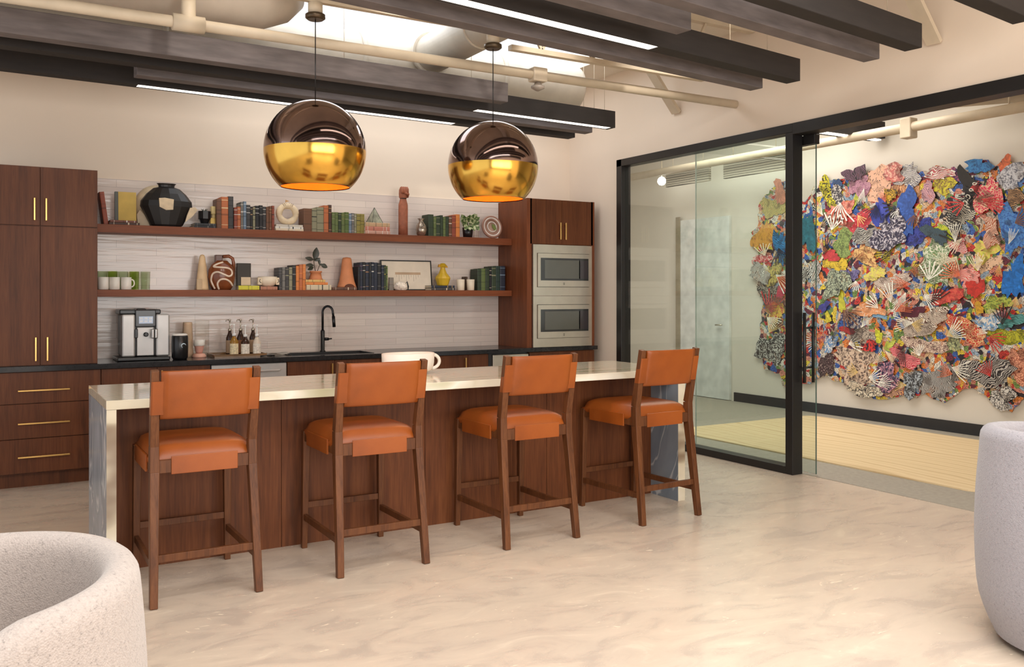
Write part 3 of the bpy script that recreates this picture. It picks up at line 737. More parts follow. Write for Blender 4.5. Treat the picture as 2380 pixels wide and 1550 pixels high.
row(544, UP, [(552, 482, RB, WT), (560, 480, OB, WT), (566, 469, GY, WT), (573, 468, SB, (190, 200, 210)), (582, 476, CH_, WT), (588, 480, BK, TN), (594, 481, SG, BK),
              (603, 478, BK, WT), (611, 477, BK, GY), (619, 480, CH_, WT), (626, 481, BR, DB), (632, 479, BR, TN), (638, 478, RB, DB)], 'row before the ring sculpture', 'books left of the ring sculpture')
row(706, UP, [(725, 484, BR, (96, 62, 42)), (737, 484, SG, BK), (753, 481, SG, DG), (764, 477, OB, BR), (771, 476, DB, TN)], 'tall row after the ring sculpture', 'tall books right of the ring sculpture')
row(771.5, UP, [(779, 493, GR, SG), (787, 493, GR, DG), (794, 494, DG, SG), (802, 494, GR, OL), (811, 493, (84, 104, 48), SG), (818, 496, SB, WT), (824, 495, GY, WT), (829, 496, SG, WT),
                (838, 497, OL, BK), (848, 497, OL, (110, 96, 46))], 'row left of the glass pyramid', 'green books left of the pyramid')
row(996, UP, [(1008, 498, DG, (40, 52, 40)), (1015, 503, GR, SG), (1024, 502, DG, SG), (1030, 500, DG, BK), (1036, 504, GR, DG), (1044, 503, DG, (36, 44, 34)), (1051, 502, BR, WT), (1060, 500, RB, OB), (1069, 498, OR, (226, 150, 60))],
    'row right of the silver vase', 'books right of the silver vase')
row(648, LO, [(656, 622, CH_, GY), (664, 621, GY, CH_), (672, 621, CH_, SG), (680, 621, SG, CH_), (688, 616, BK, GY), (696, 618, OR, OB), (704, 615, OB, OR), (711, 614, OR, (226, 150, 90))],
    'row left of the rubber plant', 'grey and orange books on the lower shelf')
row(832, LO, [(837, 620, BK, NV), (844, 610, NV, (120, 80, 100)), (850, 609, BK, WT), (858, 610, NV, (150, 110, 70)), (864, 610, BK, NV), (870, 609, NV, WT), (878, 610, NV, BK), (886, 611, BK, GY)],
    'dark row right of the terracotta cone', 'dark books right of the terracotta cone')
row(886.5, LO, [(893, 616, NV, GY), (898, 616, DG, OL), (902, 618, GR, BK)], 'trio in front of the leaning picture', 'books before the leaning picture', D=.085)
row(1110, LO, [(1119, 625, DG, BK), (1129, 624, GR, (60, 84, 36)), (1138, 623, DG, BK), (1143, 623, BK, CR), (1153, 619, DG, SG), (1163, 618, (40, 60, 52), BK), (1175, 618, NV, SB)], 'row ending the lower shelf', 'green books at the right end of the lower shelf')
def flat(u0, u1, vb, vt, zbase, c, c2, label, group, y=7.74, D=.20):
    xa, xb = at_y(u0, 0, y)[0], at_y(u1, 0, y)[0]; s_ = (at_y(u0, vt, y)[2]-at_y(u0, vb, y)[2])
    book(s_, xb-xa, D, c, c2, label, (xa, y, zbase+s_/2+.0003), (0, PI/2, 0), group); return zbase+s_+.0006
def leaning(u, w, h, ang, z, c, label, y=7.77, D=.18):
    x = at_y(u, 0, y)[0]; return book(w, h, D, c, tuple(k*.9 for k in c), label, (x, y, z+abs(math.sin(ang))*w/2), (0, ang, 0))
# --- upper shelf, left
leaning(247, .035, .262, -.13, UP, (150, 74, 52), 'red brown book leaning on the tall cabinet, left end of the upper shelf')
z = flat(254, 325, 520, 514, UP, DB, CR, 'thin dark brown book lying under the yellow book, on the shelf', 'flat books under the yellow book', y=7.73, D=.21)
z = flat(256, 318, 514, 509, z, (120, 70, 56), WT, 'thin red brown book lying directly under the upright yellow book', 'flat books under the yellow book', y=7.74, D=.19)
x0, x1 = at_y(267, 0, 7.80)[0], at_y(317, 0, 7.80)[0]
t = thing('yellow_book', 'large yellow book with a grey spine standing cover forward', 'book', (x0, 7.80, z+.001))
hh = .235; BM().box(.026, x1-x0, 0, .022, 0, hh, .001, 1, M=Matrix.Rotation(-.06, 4, 'X')).build('cover', plain((204, 172, 86), .6, name='yellow_cloth'), t)
BM().box(0, .0255, -.001, .023, 0, hh, .001, 1, M=Matrix.Rotation(-.06, 4, 'X')).build('spine', plain((92, 96, 92), .6, name='grey_cloth'), t)
# big black vase
cx = at_y(387, 0, 7.82)[0]
t = thing('faceted_vase', 'large faceted black vase with cream patches on the upper shelf', 'vase', (cx, 7.822, UP))
P = [(.105, 0), (.13, .02), (.165, .09), (.205, .17), (.2, .215), (.155, .275), (.105, .32), (.062, .333), (.066, .35), (.078, .362), (.066, .362), (.05, .335)]
P = [(r*1.0, z) for r, z in P]
BM().lathe(P, seg=14, sy=.50, smooth=False, rot=.3).build('vase_body', plain((30, 28, 28), .42, name='black_glaze', var=.12), t)
b = BM(); b.prism([(-.07, .16), (-.02, .135), (.035, .14), (.04, .225), (-.03, .235), (-.075, .23)], -.108, -.092, 'y'); b.build('cream_patch', M_CREAM, t)
b = BM(); b.prism([(.135, .045), (.19, .09), (.235, .15), (.215, .17), (.175, .165), (.15, .10)], -.075, -.05, 'y'); b.build('cream_patch', M_CREAM, t)
b = BM(); b.prism([(-.215, .0), (-.12, .0), (-.15, .08), (-.2, .14), (-.225, .10)], .03, .05, 'y'); b.build('cream_patch', plain((206, 186, 158), .6, name='beige_glaze'), t)
tag(BM().lathe([(.001, 0), (.13, .0), (.172, .002), (.178, .010), (.12, .014), (.001, .014)], seg=40).build('round_plate', M_CREAM, None, (cx-.055, 7.94, UP+.179), (PI/2-.03, 0, 0)), 'cream round plate standing behind the black vase', 'plate')
# flat black books and small planter
z = flat(451, 502.5, 528.5, 523, UP, BK, GY, 'black book lying at the bottom under the small black planter', 'flat black books under the planter', y=7.735)
z = flat(453, 502, 523, 517.5, z, (44, 44, 46), GY, 'black book lying directly under the small black planter', 'flat black books under the planter', y=7.745, D=.18)
px = at_y(475, 0, 7.8)[0]
t = thing('small_planter', 'small angular black planter on two flat black books', 'planter', (px, 7.80, z))
BM().lathe([(.030, 0), (.045, .035), (.052, .04), (.052, .105), (.046, .105), (.044, .09), (.001, .088)], seg=8, smooth=False, cap1=False, rot=PI/8).build('pot', M_BLACK, t)
b = BM()
for k in range(6):
    a = k*1.05; b.tube([(0, 0, .088), (.012*math.cos(a), .012*math.sin(a), .105), (.026*math.cos(a), .02*math.sin(a), .125)], [.003, .003, .0015], 6)
b.build('succulent', plain((40, 52, 38), .6, name='dark_succulent'), t)
gx = at_y(497, 0, 7.82)[0]
t = thing('bookend', 'small gold and cream block bookend beside the tall brown books', 'bookend', (gx, 7.86, z))
b = BM(); b.box(-.026, .022, -.03, .03, .0, .055, .003); b.build('block', plain((214, 178, 96), .4, .3, name='gold_block'), t)
b = BM(); b.box(-.008, .016, -.02, .02, .055, .085); b.box(-.018, .022, -.03, .03, .085, .155, .006); b.build('top_block', plain((232, 208, 140), .4, name='pale_gold_block'), t)
# ring sculpture on flat books
z = flat(641, 705.5, 539, 534, UP, CR, WT, 'cream book lying lowest under the ring sculpture', 'flat books under the ring sculpture', y=7.72, D=.2)
z = flat(640, 705, 534, 529, z, WT, BK, 'white book lying second from the shelf under the ring sculpture', 'flat books under the ring sculpture', y=7.735, D=.2)
z = flat(642, 704, 529, 524, z, (200, 190, 176), CR, 'pale grey book lying directly under the ring sculpture', 'flat books under the ring sculpture', y=7.75, D=.18)
rx = at_y(668, 0, 7.82)[0]; rz = z+.1
t = thing('ring_sculpture', 'cream ceramic ring sculpture with small flag on flat books', 'sculpture', (rx, 7.82, z))
b = BM(); pts = [(.075*math.cos(a), 0, .1+.072*math.sin(a)) for a in [2*PI*k/36 for k in range(37)]]
b.tube(pts, [.028+.002*math.sin(5*a*2*PI/36) for a in range(37)], 14, caps=False); b.build('ring', M_CREAM, t)
b = BM(); b.tube([(-.015, 0, .19), (-.015, 0, .225)], .003, 6); b.prism([(-.013, .205), (.02, .213), (-.013, .222)], -.002, .002, 'y'); b.build('flag', plain((190, 140, 84), .5, name='ochre_flag'), t)
b = BM()
for k in range(7):
    a = 1.1+k*.16; b.tube([(.078*math.cos(a), -.028, .1+.074*math.sin(a)), (.1*math.cos(a), -.018, .1+.098*math.sin(a))], .002, 5)
b.build('incised_marks', DBM := plain((96, 64, 44), .6, name='incised_brown'), t)
# pyramid on flat books
z = flat(849, 907, 544, 536, UP, (196, 150, 130), WT, 'pinkish book lying lowest under the glass pyramid', 'flat books under the pyramid', y=7.74, D=.2)
z = flat(849, 906, 536, 526.5, z, (190, 120, 100), WT, 'dusty red book lying in the middle under the glass pyramid', 'flat books under the pyramid', y=7.745, D=.19)
z = flat(850, 906, 526.5, 517, z, (196, 160, 122), SG, 'tan book lying directly under the glass pyramid', 'flat books under the pyramid', y=7.75, D=.19)
x = at_y(871, 0, 7.83)[0]
t = thing('pyramid_ornament', 'pointed smoky glass pyramid ornament on three flat books', 'ornament', (x, 7.84, z))
BM().lathe([(.082, 0), (.002, .145)], seg=4, smooth=False, rot=PI/4+.2).build('pyramid', plain((150, 150, 130), .12, name='smoky_glass_face', var=.2, vs=20), t)
b = BM()
for k in range(4):
    a = PI/4+.2+k*PI/2; b.tube([(.083*math.cos(a), .083*math.sin(a), 0), (0, 0, .148)], .002, 5)
b.build('metal_edges', M_BLACK, t)
# carved fist figure
x = at_y(937, 0, 7.82)[0]; h = at_y(937, 433, 7.82)[2]-UP
t = thing('carved_figure', 'tall carved terracotta arm with a raised fist', 'sculpture', (x, 7.82, UP)); M_CARVE = plain((156, 92, 66), .65, name='carved_clay', var=.1, vs=25)
k = h/.4
BM().lathe([(.046, 0), (.045, .10*k), (.046, .20*k), (.045, .25*k), (.034, .285*k), (.03, .30*k)], seg=24, sy=.9).build('forearm', M_CARVE, t)
b = BM(); b.lathe([(.028, .295*k), (.04, .31*k), (.042, .34*k), (.040, .37*k), (.03, .392*k), (.001, .395*k)], seg=16, sy=.85, cap1=False)
for i in range(4):
    xx = -.028+.0185*i; b.tube([(xx, -.025, .388*k), (xx, -.042, .375*k), (xx, -.043, .352*k), (xx+.004, -.032, .342*k)], .0115, 10)
b.tube([(.04, -.01, .315*k), (.036, -.04, .335*k), (-.005, -.05, .345*k)], .0115, 10); b.build('fist', M_CARVE, t)
b = BM(); b.lathe([(.0305, .298*k), (.033, .301*k), (.0305, .304*k)], seg=24, cap0=False, cap1=False); b.build('wrist_groove', M_BLACK, t)
# silver vase
x = at_y(977, 0, 7.82)[0]
t = thing('silver_vase', 'small silver bud-shaped vase right of the carved fist', 'vase', (x, 7.80, UP))
BM().lathe([(.032, 0), (.05, .02), (.062, .06), (.052, .105), (.026, .14), (.028, .155), (.042, .17), (.036, .17), (.022, .15)], seg=20, sx=.86).build('vase_body', plain((176, 162, 146), .22, .8, name='aged_silver', var=.15), t)
# variegated plant
x = at_y(1086, 0, 7.80)[0]
def leaf(b, base, d, L, Wd, n=(0, -1, 0), fold=.15):
    base = Vector(base); d = Vector(d).normalized(); n = Vector(n); n = (n-d*n.dot(d)).normalized(); s_ = d.cross(n)
    prof = [(0, .04), (.15, .5), (.35, .95), (.55, 1), (.78, .68), (.93, .28), (1, .02)]
    L_, C_, R_ = [], [], []
    for q, w in prof:
        c = base+d*L*q+n*(-fold*L*q*q); w2 = w*Wd/2
        L_.append(b.b.verts.new(c-s_*w2+n*w2*.25)); C_.append(b.b.verts.new(c)); R_.append(b.b.verts.new(c+s_*w2+n*w2*.25))
    for A_, B_ in ((L_, C_), (C_, R_)):
        for i in range(len(prof)-1):
            f = b.b.faces.new([A_[i], B_[i], B_[i+1], A_[i+1]]); f.smooth = True
def m_varieg():
    t = NT('variegated_leaf'); mp = t.coords(); n = t.n('ShaderNodeTexNoise', Scale=45., Detail=4.); t.l(mp, 0, n, 'Vector')
    r = t.ramp(n, 'Fac', [(.4, (70, 92, 52)), (.5, (132, 156, 96)), (.6, (214, 214, 178))]); t.l(r, 0, t.b, 'Base Color'); t.b.inputs['Roughness'].default_value = .45; return t.m
t = thing('potted_plant', 'variegated leafy plant in a black pot beside the coiled ceramic plate', 'plant', (x, 7.79, UP))
BM().lathe([(.045, 0), (.055, .10), (.052, .10), (.048, .088), (.001, .088)], seg=24, cap1=False).build('pot', M_BLACK, t)
b = BM(); rnd = random.Random(3)
for k in range(13):
    a = k*2.4; el = .5+.5*rnd.random(); d = (math.cos(a)*.75, -abs(math.sin(a))*.5-.05, el); s0 = (math.cos(a)*.03, -abs(math.sin(a))*.02, .09+.08*rnd.random())
    leaf(b, s0, d, .085+.03*rnd.random(), .06, fold=-.2)
for k in range(4):
    leaf(b, (-.03+.03*k, -.04, .13), (-.4+.25*k, -.3, -.6), .07, .05, fold=.1)
b.build('foliage', m_varieg(), t)
b = BM()
for k in range(6):
    a = k*1.1; b.tube([(0, 0, .088), (.03*math.cos(a), -.02, .16)], .003, 6)
b.build('stem', plain((92, 106, 60), .6, name='stem_green'), t)
book(.05, .085, .03, (196, 176, 160), WT, 'small pale book between the leafy plant and the coiled plate', (at_y(1107, 0, 7.93)[0], 7.915, UP))
# coiled ceramic plate
x = at_y(1142, 0, 7.80)[0]; R = .112
t = thing('coiled_plate', 'brown and white coiled ceramic plate at the right end of the upper shelf', 'plate', (x, 7.79, UP+R+.006), (-.18, 0, 0))
M_CL = plain((150, 110, 92), .5, name='brown_clay'); M_CW = plain((214, 200, 188), .5, name='pale_clay')
b = BM()
for rr, tt in ((.104, .013), (.078, .010)): b.tube([(rr*math.cos(a), 0, rr*math.sin(a)) for a in [2*PI*k/40 for k in range(41)]], tt, 12, caps=False)
b.build('outer_coil', M_CL, t)
b = BM(); b.tube([(.091*math.cos(a), -.004, .091*math.sin(a)) for a in [2*PI*k/40 for k in range(41)]], .009, 12, caps=False); b.tube([(.05*math.cos(a), -.004, .05*math.sin(a)) for a in [2*PI*k/40 for k in range(41)]], .006, 10, caps=False); b.build('pale_coil', M_CW, t)
b = BM(); b.prism([(.075*math.cos(a), .075*math.sin(a)) for a in [2*PI*k/32 for k in range(32)]], .004, .012, 'y'); b.build('plate_centre', plain((178, 146, 126), .5, name='clay_centre'), t)
b = BM(); leaf(b, (.0, -.008, .03), (.5, 0, -.85), .085, .04, fold=0); b.build('leaf_motif', plain((110, 122, 62), .5, name='leaf_green'), t)

# --- lower shelf
def mug(u, label, rz=0):
    x = at_y(u, 0, 7.76)[0]; t = thing('mug', label, 'mug', (x, 7.755, LO), (0, 0, rz), group='white mugs on the lower shelf')
    BM().lathe([(.036, 0), (.040, .004), (.040, .10), (.037, .10), (.036, .01), (.001, .008)], seg=28, cap1=False).build('mug_body', M_WHITE, t)
    BM().tube([(.038+.022*math.sin(a), -.006, .052+.03*math.cos(a)) for a in [PI*k/10 for k in range(11)]], .0055, 8).build('handle', M_WHITE, t); return t
for k, (u, l_) in enumerate(((240, 'white mug touching the tall cabinet on the lower shelf'), (266, 'white mug between two other white mugs on the lower shelf'), (293, 'white mug whose handle is visible, right of two others'))): mug(u, l_, (1.57, 1.57, 0)[k])
for i, u in enumerate((238, 262, 286, 312, 338)):
    x = at_y(u, 0, 7.885)[0]
    lb = ['tumbler glass behind the leftmost white mug', 'green tumbler glass behind the middle white mug', 'tumbler glass behind the mug with the visible handle', 'green tumbler glass just right of the mugs', 'clear tumbler glass at the right end of the glass row'][i]
    o = BM().lathe([(.034, 0), (.0385, .15), (.0365, .15), (.032, .008), (.001, .006)], seg=24, cap1=False).build('tumbler_glass', M_GREENGLASS if i in (1, 3) else M_GLASSWARE, None, (x, 7.885, LO)); tag(o, lb, 'glass', 'tumblers behind the white mugs')
# obelisk
x = at_y(470, 0, 7.82)[0]
t = thing('obelisk', 'cream rounded obelisk sculpture left of the swirled brown vase', 'sculpture', (x, 7.82, LO))
BM().lathe([(.056, 0), (.052, .02), (.034, .20), (.024, .275), (.016, .295), (.001, .30)], seg=24, sy=.8, cap1=False).build('cone', plain((222, 190, 148), .55, name='cream_stone'), t)
BM().box(-.055, -.012, -.056, -.046, .0, .09, .003).build('carved_block', plain((196, 168, 132), .6, name='carved_stone'), t)
# swirl vase
x = at_y(515, 0, 7.81)[0]
t = thing('swirl_vase', 'rounded brown vase with thick white swirl and square handle', 'vase', (x, 7.81, LO))
BR1 = plain((122, 66, 36), .25, name='brown_glaze', var=.15, vs=9)
P2 = [(.075, 0), (.098, .04), (.112, .11), (.108, .17), (.085, .215), (.06, .235), (.05, .25), (.04, .25)]
BM().lathe(P2, seg=40, sy=.85).build('vase_body', BR1, t)
BM().box(-.055, .005, -.02, .04, .235, .298, .006).build('neck', plain((84, 46, 32), .3, name='dark_brown_glaze'), t)
BM().tube([(.01, 0, .285), (.06, 0, .29), (.092, 0, .27), (.10, 0, .23), (.10, 0, .15)], .014, 12).build('handle', BR1, t)
def onv(px, pz):
    """point on the vase front for a position in the front view"""
    r = 0
    for (ra, za), (rb, zb) in zip(P2, P2[1:]):
        if za <= pz <= zb: r = ra+(rb-ra)*(pz-za)/(zb-za)
    px = max(-r*.97, min(r*.97, px)); return (px, -.85*math.sqrt(max(0, r*r-px*px))-.001, pz)
sw = [(.0, .235), (-.055, .215), (-.075, .195), (-.03, .19), (.03, .185), (.065, .165), (.068, .13), (.04, .115), (.0, .13), (-.05, .15), (-.085, .135), (-.095, .09), (-.085, .05), (-.065, .01)]
sw2 = [(-.035, .005), (-.05, .05), (-.03, .085), (.01, .09), (.05, .07), (.08, .035)]
def smooth(pts, n=6):
    o = []
    for i in range(len(pts)-1):
        p0, p1, p2, p3 = pts[max(0, i-1)], pts[i], pts[i+1], pts[min(len(pts)-1, i+2)]
        for k in range(n):
            q = k/n; o.append(tuple(.5*((2*p1[j])+(-p0[j]+p2[j])*q+(2*p0[j]-5*p1[j]+4*p2[j]-p3[j])*q*q+(-p0[j]+3*p1[j]-3*p2[j]+p3[j])*q**3) for j in range(len(p1))))
    return o+[pts[-1]]
b = BM()
for s_ in (sw, sw2): b.tube([onv(*q) for q in smooth(s_)], .0085, 8)
b.build('white_swirl', plain((228, 206, 184), .35, name='white_slip'), t)
# dark box with card, yellow block
x0, x1 = at_y(551, 0, 7.86)[0], at_y(583, 0, 7.86)[0]
t = thing('dark_frame', 'dark standing frame with a small cream card at its foot', 'picture frame', ((x0+x1)/2+.004, 7.87, LO))
w2 = (x1-x0)/2; BM().box(-w2, w2, 0, .03, 0, .233, .002).build('frame_body', plain((50, 42, 32), .5, name='dark_bronze'), t)
BM().box(-w2*.5, w2*.9, -.012, -.001, .04, .112, .002).build('card', plain((224, 200, 172), .7, name='cream_card'), t)
x0, x1 = at_y(553, 0, 7.76)[0], at_y(601, 0, 7.76)[0]
o = book(.036, x1-x0, .11, (208, 200, 60), (190, 180, 50), 'bright yellow book lying in front of the dark frame', (x0, 7.735, LO+.0183), (0, PI/2, 0))
# white bowl on flat book
z = flat(606, 645, 672, 664, LO, (176, 118, 92), BR, 'pinkish brown book lying under the white bowl', None, y=7.74, D=.18)
x = at_y(622, 0, 7.82)[0]
t = thing('lobed_bowl', 'cream bowl with decorated square lugs on a flat book', 'bowl', (x, 7.82, z))
BM().lathe([(.035, 0), (.06, .012), (.08, .04), (.083, .085), (.078, .087), (.07, .03), (.001, .012)], seg=32, sy=.9, cap1=False).build('bowl_body', plain((232, 216, 192), .4, name='ivory_glaze'), t)
for s_ in (-1, 1):
    q = BM().box(min(s_*.062, s_*.098), max(s_*.062, s_*.090), -.05, -.02, .014, .078, .004).build('lug', plain((228, 208, 178), .5, name='ivory_lug'), t)
    b = BM(); b.tube([(s_*.07, -.052, .03), (s_*.085, -.052, .045), (s_*.078, -.052, .065)], .0025, 6); b.build('painted_mark', M_BLACK, q)
# stacked books with terracotta pot
z = flat(713, 770, 672, 660, LO, (206, 190, 160), BK, 'black and white striped book lying lowest under the terracotta pot', 'flat books under the terracotta pot', y=7.74, D=.18)
z = flat(711, 762, 660, 654, z, OR, OB, 'orange book lying in the middle under the terracotta pot', 'flat books under the terracotta pot', y=7.75, D=.17)
z = flat(711, 756, 654, 648, z, (216, 176, 104), BR, 'tan book lying directly under the terracotta pot', 'flat books under the terracotta pot', y=7.755, D=.16)
x = at_y(734, 0, 7.83)[0]
t = thing('potted_rubber_plant', 'dark leaved rubber plant in a terracotta pot on stacked books', 'plant', (x, 7.83, z))
BM().lathe([(.062, 0), (.064, .006), (.056, .012), (.046, .062), (.055, .064), (.055, .078), (.049, .078), (.045, .066), (.001, .064)], seg=28, cap1=False).build('pot', M_TERRA, t)
b = BM(); b.tube([(0, 0, .06), (-.015, 0, .13), (-.02, 0, .2), (-.012, 0, .235)], .0035, 6); b.tube([(.01, 0, .065), (.03, 0, .12), (.045, 0, .145)], .003, 6); b.build('stem', plain((70, 62, 40), .6, name='stem_brown'), t)
b = BM()
for p_, d_, L, Wd in (((-.012, 0, .175), (.18, -.05, 1), .12, .062), ((-.018, 0, .18), (-1, -.15, .2), .085, .036), ((-.018, 0, .13), (-1, -.15, .02), .08, .034), ((-.02, 0, .115), (-.8, -.3, -.35), .07, .034),
                      ((.035, 0, .13), (-.1, 0, 1), .07, .026), ((.045, 0, .14), (1, -.1, -.45), .07, .042), ((.03, 0, .135), (.8, -.1, .1), .04, .02), ((-.015, 0, .17), (.7, -.3, .35), .06, .03)):
    leaf(b, p_, d_, L, Wd, fold=.08)
b.build('foliage', plain((46, 48, 34), .35, name='rubber_leaf'), t)
# terracotta cone on tray
z = flat(772, 830, 672.5, 666, LO, (96, 62, 44), (214, 190, 160), 'thin dark brown tray-like book lying under the terracotta cone', None, y=7.74, D=.19)
x = at_y(806, 0, 7.83)[0]
t = thing('cone_sculpture', 'tall terracotta cone sculpture with a flared foot and arch', 'sculpture', (x, 7.83, z))
BM().lathe([(.092, 0), (.086, .015), (.070, .06), (.058, .13), (.05, .2), (.044, .255), (.036, .272), (.001, .278)], seg=32, sy=.85, cap1=False).build('cone', M_TERRA, t)
b = BM(); b.prism([(.045*math.cos(a), .03*math.sin(a)+.001) for a in [PI*k/12 for k in range(13)]], -.0795, -.06, 'y'); b.build('arch_opening', plain((96, 54, 36), .8, name='clay_hollow'), t)
# small grey book, picture, rock
book(.045, .12, .02, (128, 118, 108), GY, 'small grey book standing between the dark books and the picture', (at_y(909, 0, 7.80)[0], 7.79, LO))
x0, x1 = at_y(886, 0, 7.90)[0], at_y(1004, 0, 7.90)[0]; w2 = (x1-x0)/2
t = thing('framed_picture', 'black framed landscape print leaning on the tiles', 'picture frame', ((x0+x1)/2, 7.885, LO), (-.12, 0, 0))
H2 = .292; b = BM(); f = .011
b.box(-w2, w2, 0, .016, 0, f); b.box(-w2, w2, 0, .016, H2-f, H2); b.box(-w2, -w2+f, 0, .016, f, H2-f); b.box(w2-f, w2, 0, .016, f, H2-f); b.build('frame', M_BLACK, t)
BM().box(-w2+f, w2-f, .004, .012, f, H2-f).build('print', plain((228, 214, 194), .5, name='print_paper', var=.03), t)
b = BM(); b.box(-w2*.45, w2*.55, .003, .0039, H2*.52, H2*.60); b.build('printed_band', plain((190, 160, 130), .6, name='print_band'), t)
b = BM()
for k in range(10): xx = -w2*.4+k*w2*.095; b.box(xx, xx+.0015, .003, .0039, H2*(.50-.14*((k*5) % 3)/2-.06), H2*.515)
b.build('printed_lines', plain((120, 96, 76), .6, name='print_line'), t)
x = at_y(931, 0, 7.78)[0]
b = BM(); bmesh.ops.create_icosphere(b.b, subdivisions=3, radius=.06)
for v in b.b.verts:
    n_ = noise.noise(v.co*22)*.012; v.co *= 1+n_/.06; v.co.x *= 1.12; v.co.z = max(-.035, v.co.z*.78); v.co.y *= .8
rk = b.build('rock_ornament', plain((224, 210, 194), .7, name='chalk_rock', var=.12, vs=60), None, (x, 7.775, LO+.0355)); tag(rk, 'chunky white rock ornament in front of the leaning picture', 'ornament')
for p_ in rk.data.polygons: p_.use_smooth = False
b = BM(); b.tube([(.035, -.01, .02), (.06, -.01, .045), (.072, -.01, .0), (.07, -.01, -.03)], [.002, .007, .008, .004], 8); b.build('dark_horn', M_BLACK, rk)
# yellow vase on books
z = flat(1003, 1058, 672.5, 667, LO, (70, 64, 62), CR, 'black book lying lowest under the yellow vase', 'flat books under the yellow vase', y=7.74, D=.18)
z = flat(1003, 1057, 667, 661.5, z, NV, (200, 160, 90), 'navy book lying directly under the yellow vase', 'flat books under the yellow vase', y=7.745, D=.17)
x = at_y(1028, 0, 7.81)[0]
t = thing('yellow_vase', 'yellow angular jug vase with a flared spout', 'vase', (x, 7.80, z))
BM().lathe([(.05, 0), (.056, .008), (.075, .07), (.07, .085), (.040, .12), (.024, .16), (.022, .178), (.034, .182), (.04, .195), (.02, .215), (.001, .218)], seg=12, smooth=False, cap1=False).build('vase_body', plain((206, 168, 40), .4, name='yellow_glaze', var=.06), t)
b = BM(); b.prism([(-.05, .178), (.05, .174), (.045, .19), (.02, .205), (-.045, .205)], -.012, .012, 'y'); b.build('spout', plain((198, 144, 30), .4, name='ochre_glaze'), t)
# cups
for u, lb in ((1070, 'cream beaker next to the yellow vase'), (1093, 'cream beaker next to the leaning brown book')):
    x = at_y(u, 0, 7.77)[0]; o = BM().lathe([(.034, 0), (.037, .003), (.040, .108), (.037, .108), (.033, .008), (.001, .006)], seg=24, cap1=False).build('beaker', plain((226, 210, 186), .5, name='cream_beaker'), None, (x, 7.765, LO)); tag(o, lb, 'cup', 'cream beakers on the lower shelf')
leaning(1083, .018, .135, .10, LO, (84, 62, 44), 'dark brown book leaning behind the cream beakers', y=7.82, D=.10)

# --- counter
x = at_y(337, 0, 7.62)[0]
t = thing('coffee_machine', 'silver and black automatic coffee machine on the counter', 'coffee machine', (x, 7.62, CT))
BM().box(-.215, .175, -.10, .22, .0, .028, .008).build('drip_base', M_BLACK, t)
BM().box(-.165, .165, .0, .30, .028, .36, .012).build('body', plain((60, 58, 58), .35, name='machine_grey'), t)
BM().box(-.178, -.08, -.06, .02, .03, .365, .012).build('side_piece', M_STEEL2, t)
BM().box(.075, .178, -.06, .02, .03, .365, .012).build('side_piece', M_STEEL2, t)
BM().box(-.066, .062, -.04, .0, .035, .262, .006).build('front_plate', M_STEEL2, t)
q = BM().box(-.078, .074, -.05, .0, .266, .40, .006).build('display_panel', plain((36, 34, 36), .2, name='display_black'), t)
s_ = BM().box(-.052, .052, -.0515, -.05, .292, .348).build('screen', emit('lcd_screen', lin((150, 160, 176)), .55), q)
b = BM()
for k in range(3): b.box(-.046+k*.034, -.022+k*.034, -.0522, -.0515, .302, .318); b.box(-.046+k*.034, -.022+k*.034, -.0522, -.0515, .324, .340)
b.build('screen_icons', plain((226, 230, 236), .4, name='icon_white'), q)
b = BM(); b.box(-.19, -.07, -.02, .25, .366, .402, .008); b.box(.02, .12, .0, .25, .366, .402, .008); b.box(-.06, .015, .03, .2, .36, .41, .01); b.build('bean_hopper', M_BLACK, t)
b = BM()
for xx in (.045, .07): b.box(xx-.012, xx+.010, -.105, -.062, .175, .25, .006)
b.build('coffee_spout', plain((150, 146, 142), .2, .9, name='chrome'), t)
BM().box(-.085, -.062, -.075, -.041, .18, .25, .004).build('milk_spout', M_BLACK, t)
b = BM(); b.lathe([(.018, 0), (.018, .02), (.012, .024)], seg=20); b.build('rotary_knob', M_BLACK, t, (0, -.041, .205), (PI/2, 0, 0))
# smart canister
x = at_y(417, 0, 7.55)[0]
t = thing('black_canister', 'black canister with white lid and round mark beside the coffee machine', 'canister', (x, 7.53, CT))
BM().lathe([(.052, 0), (.062, .02), (.064, .10), (.063, .185), (.058, .192), (.001, .192)], seg=32, cap1=False).build('canister_body', M_BLACK, t)
BM().lathe([(.059, .1925), (.059, .20), (.048, .208), (.001, .209)], seg=32, cap1=False).build('lid', M_WHITE, t)
b = BM(); b.tube([(.022+.017*math.cos(a)-.004, -.0625+.008*abs(math.cos(a))*0, .112+.017*math.sin(a)) for a in [.3+k*PI*1.25/12 for k in range(13)]], [.0015+.003*math.sin(PI*k/12) for k in range(13)], 8); b.build('crescent_mark', plain((210, 226, 236), .3, name='pale_mark'), t)
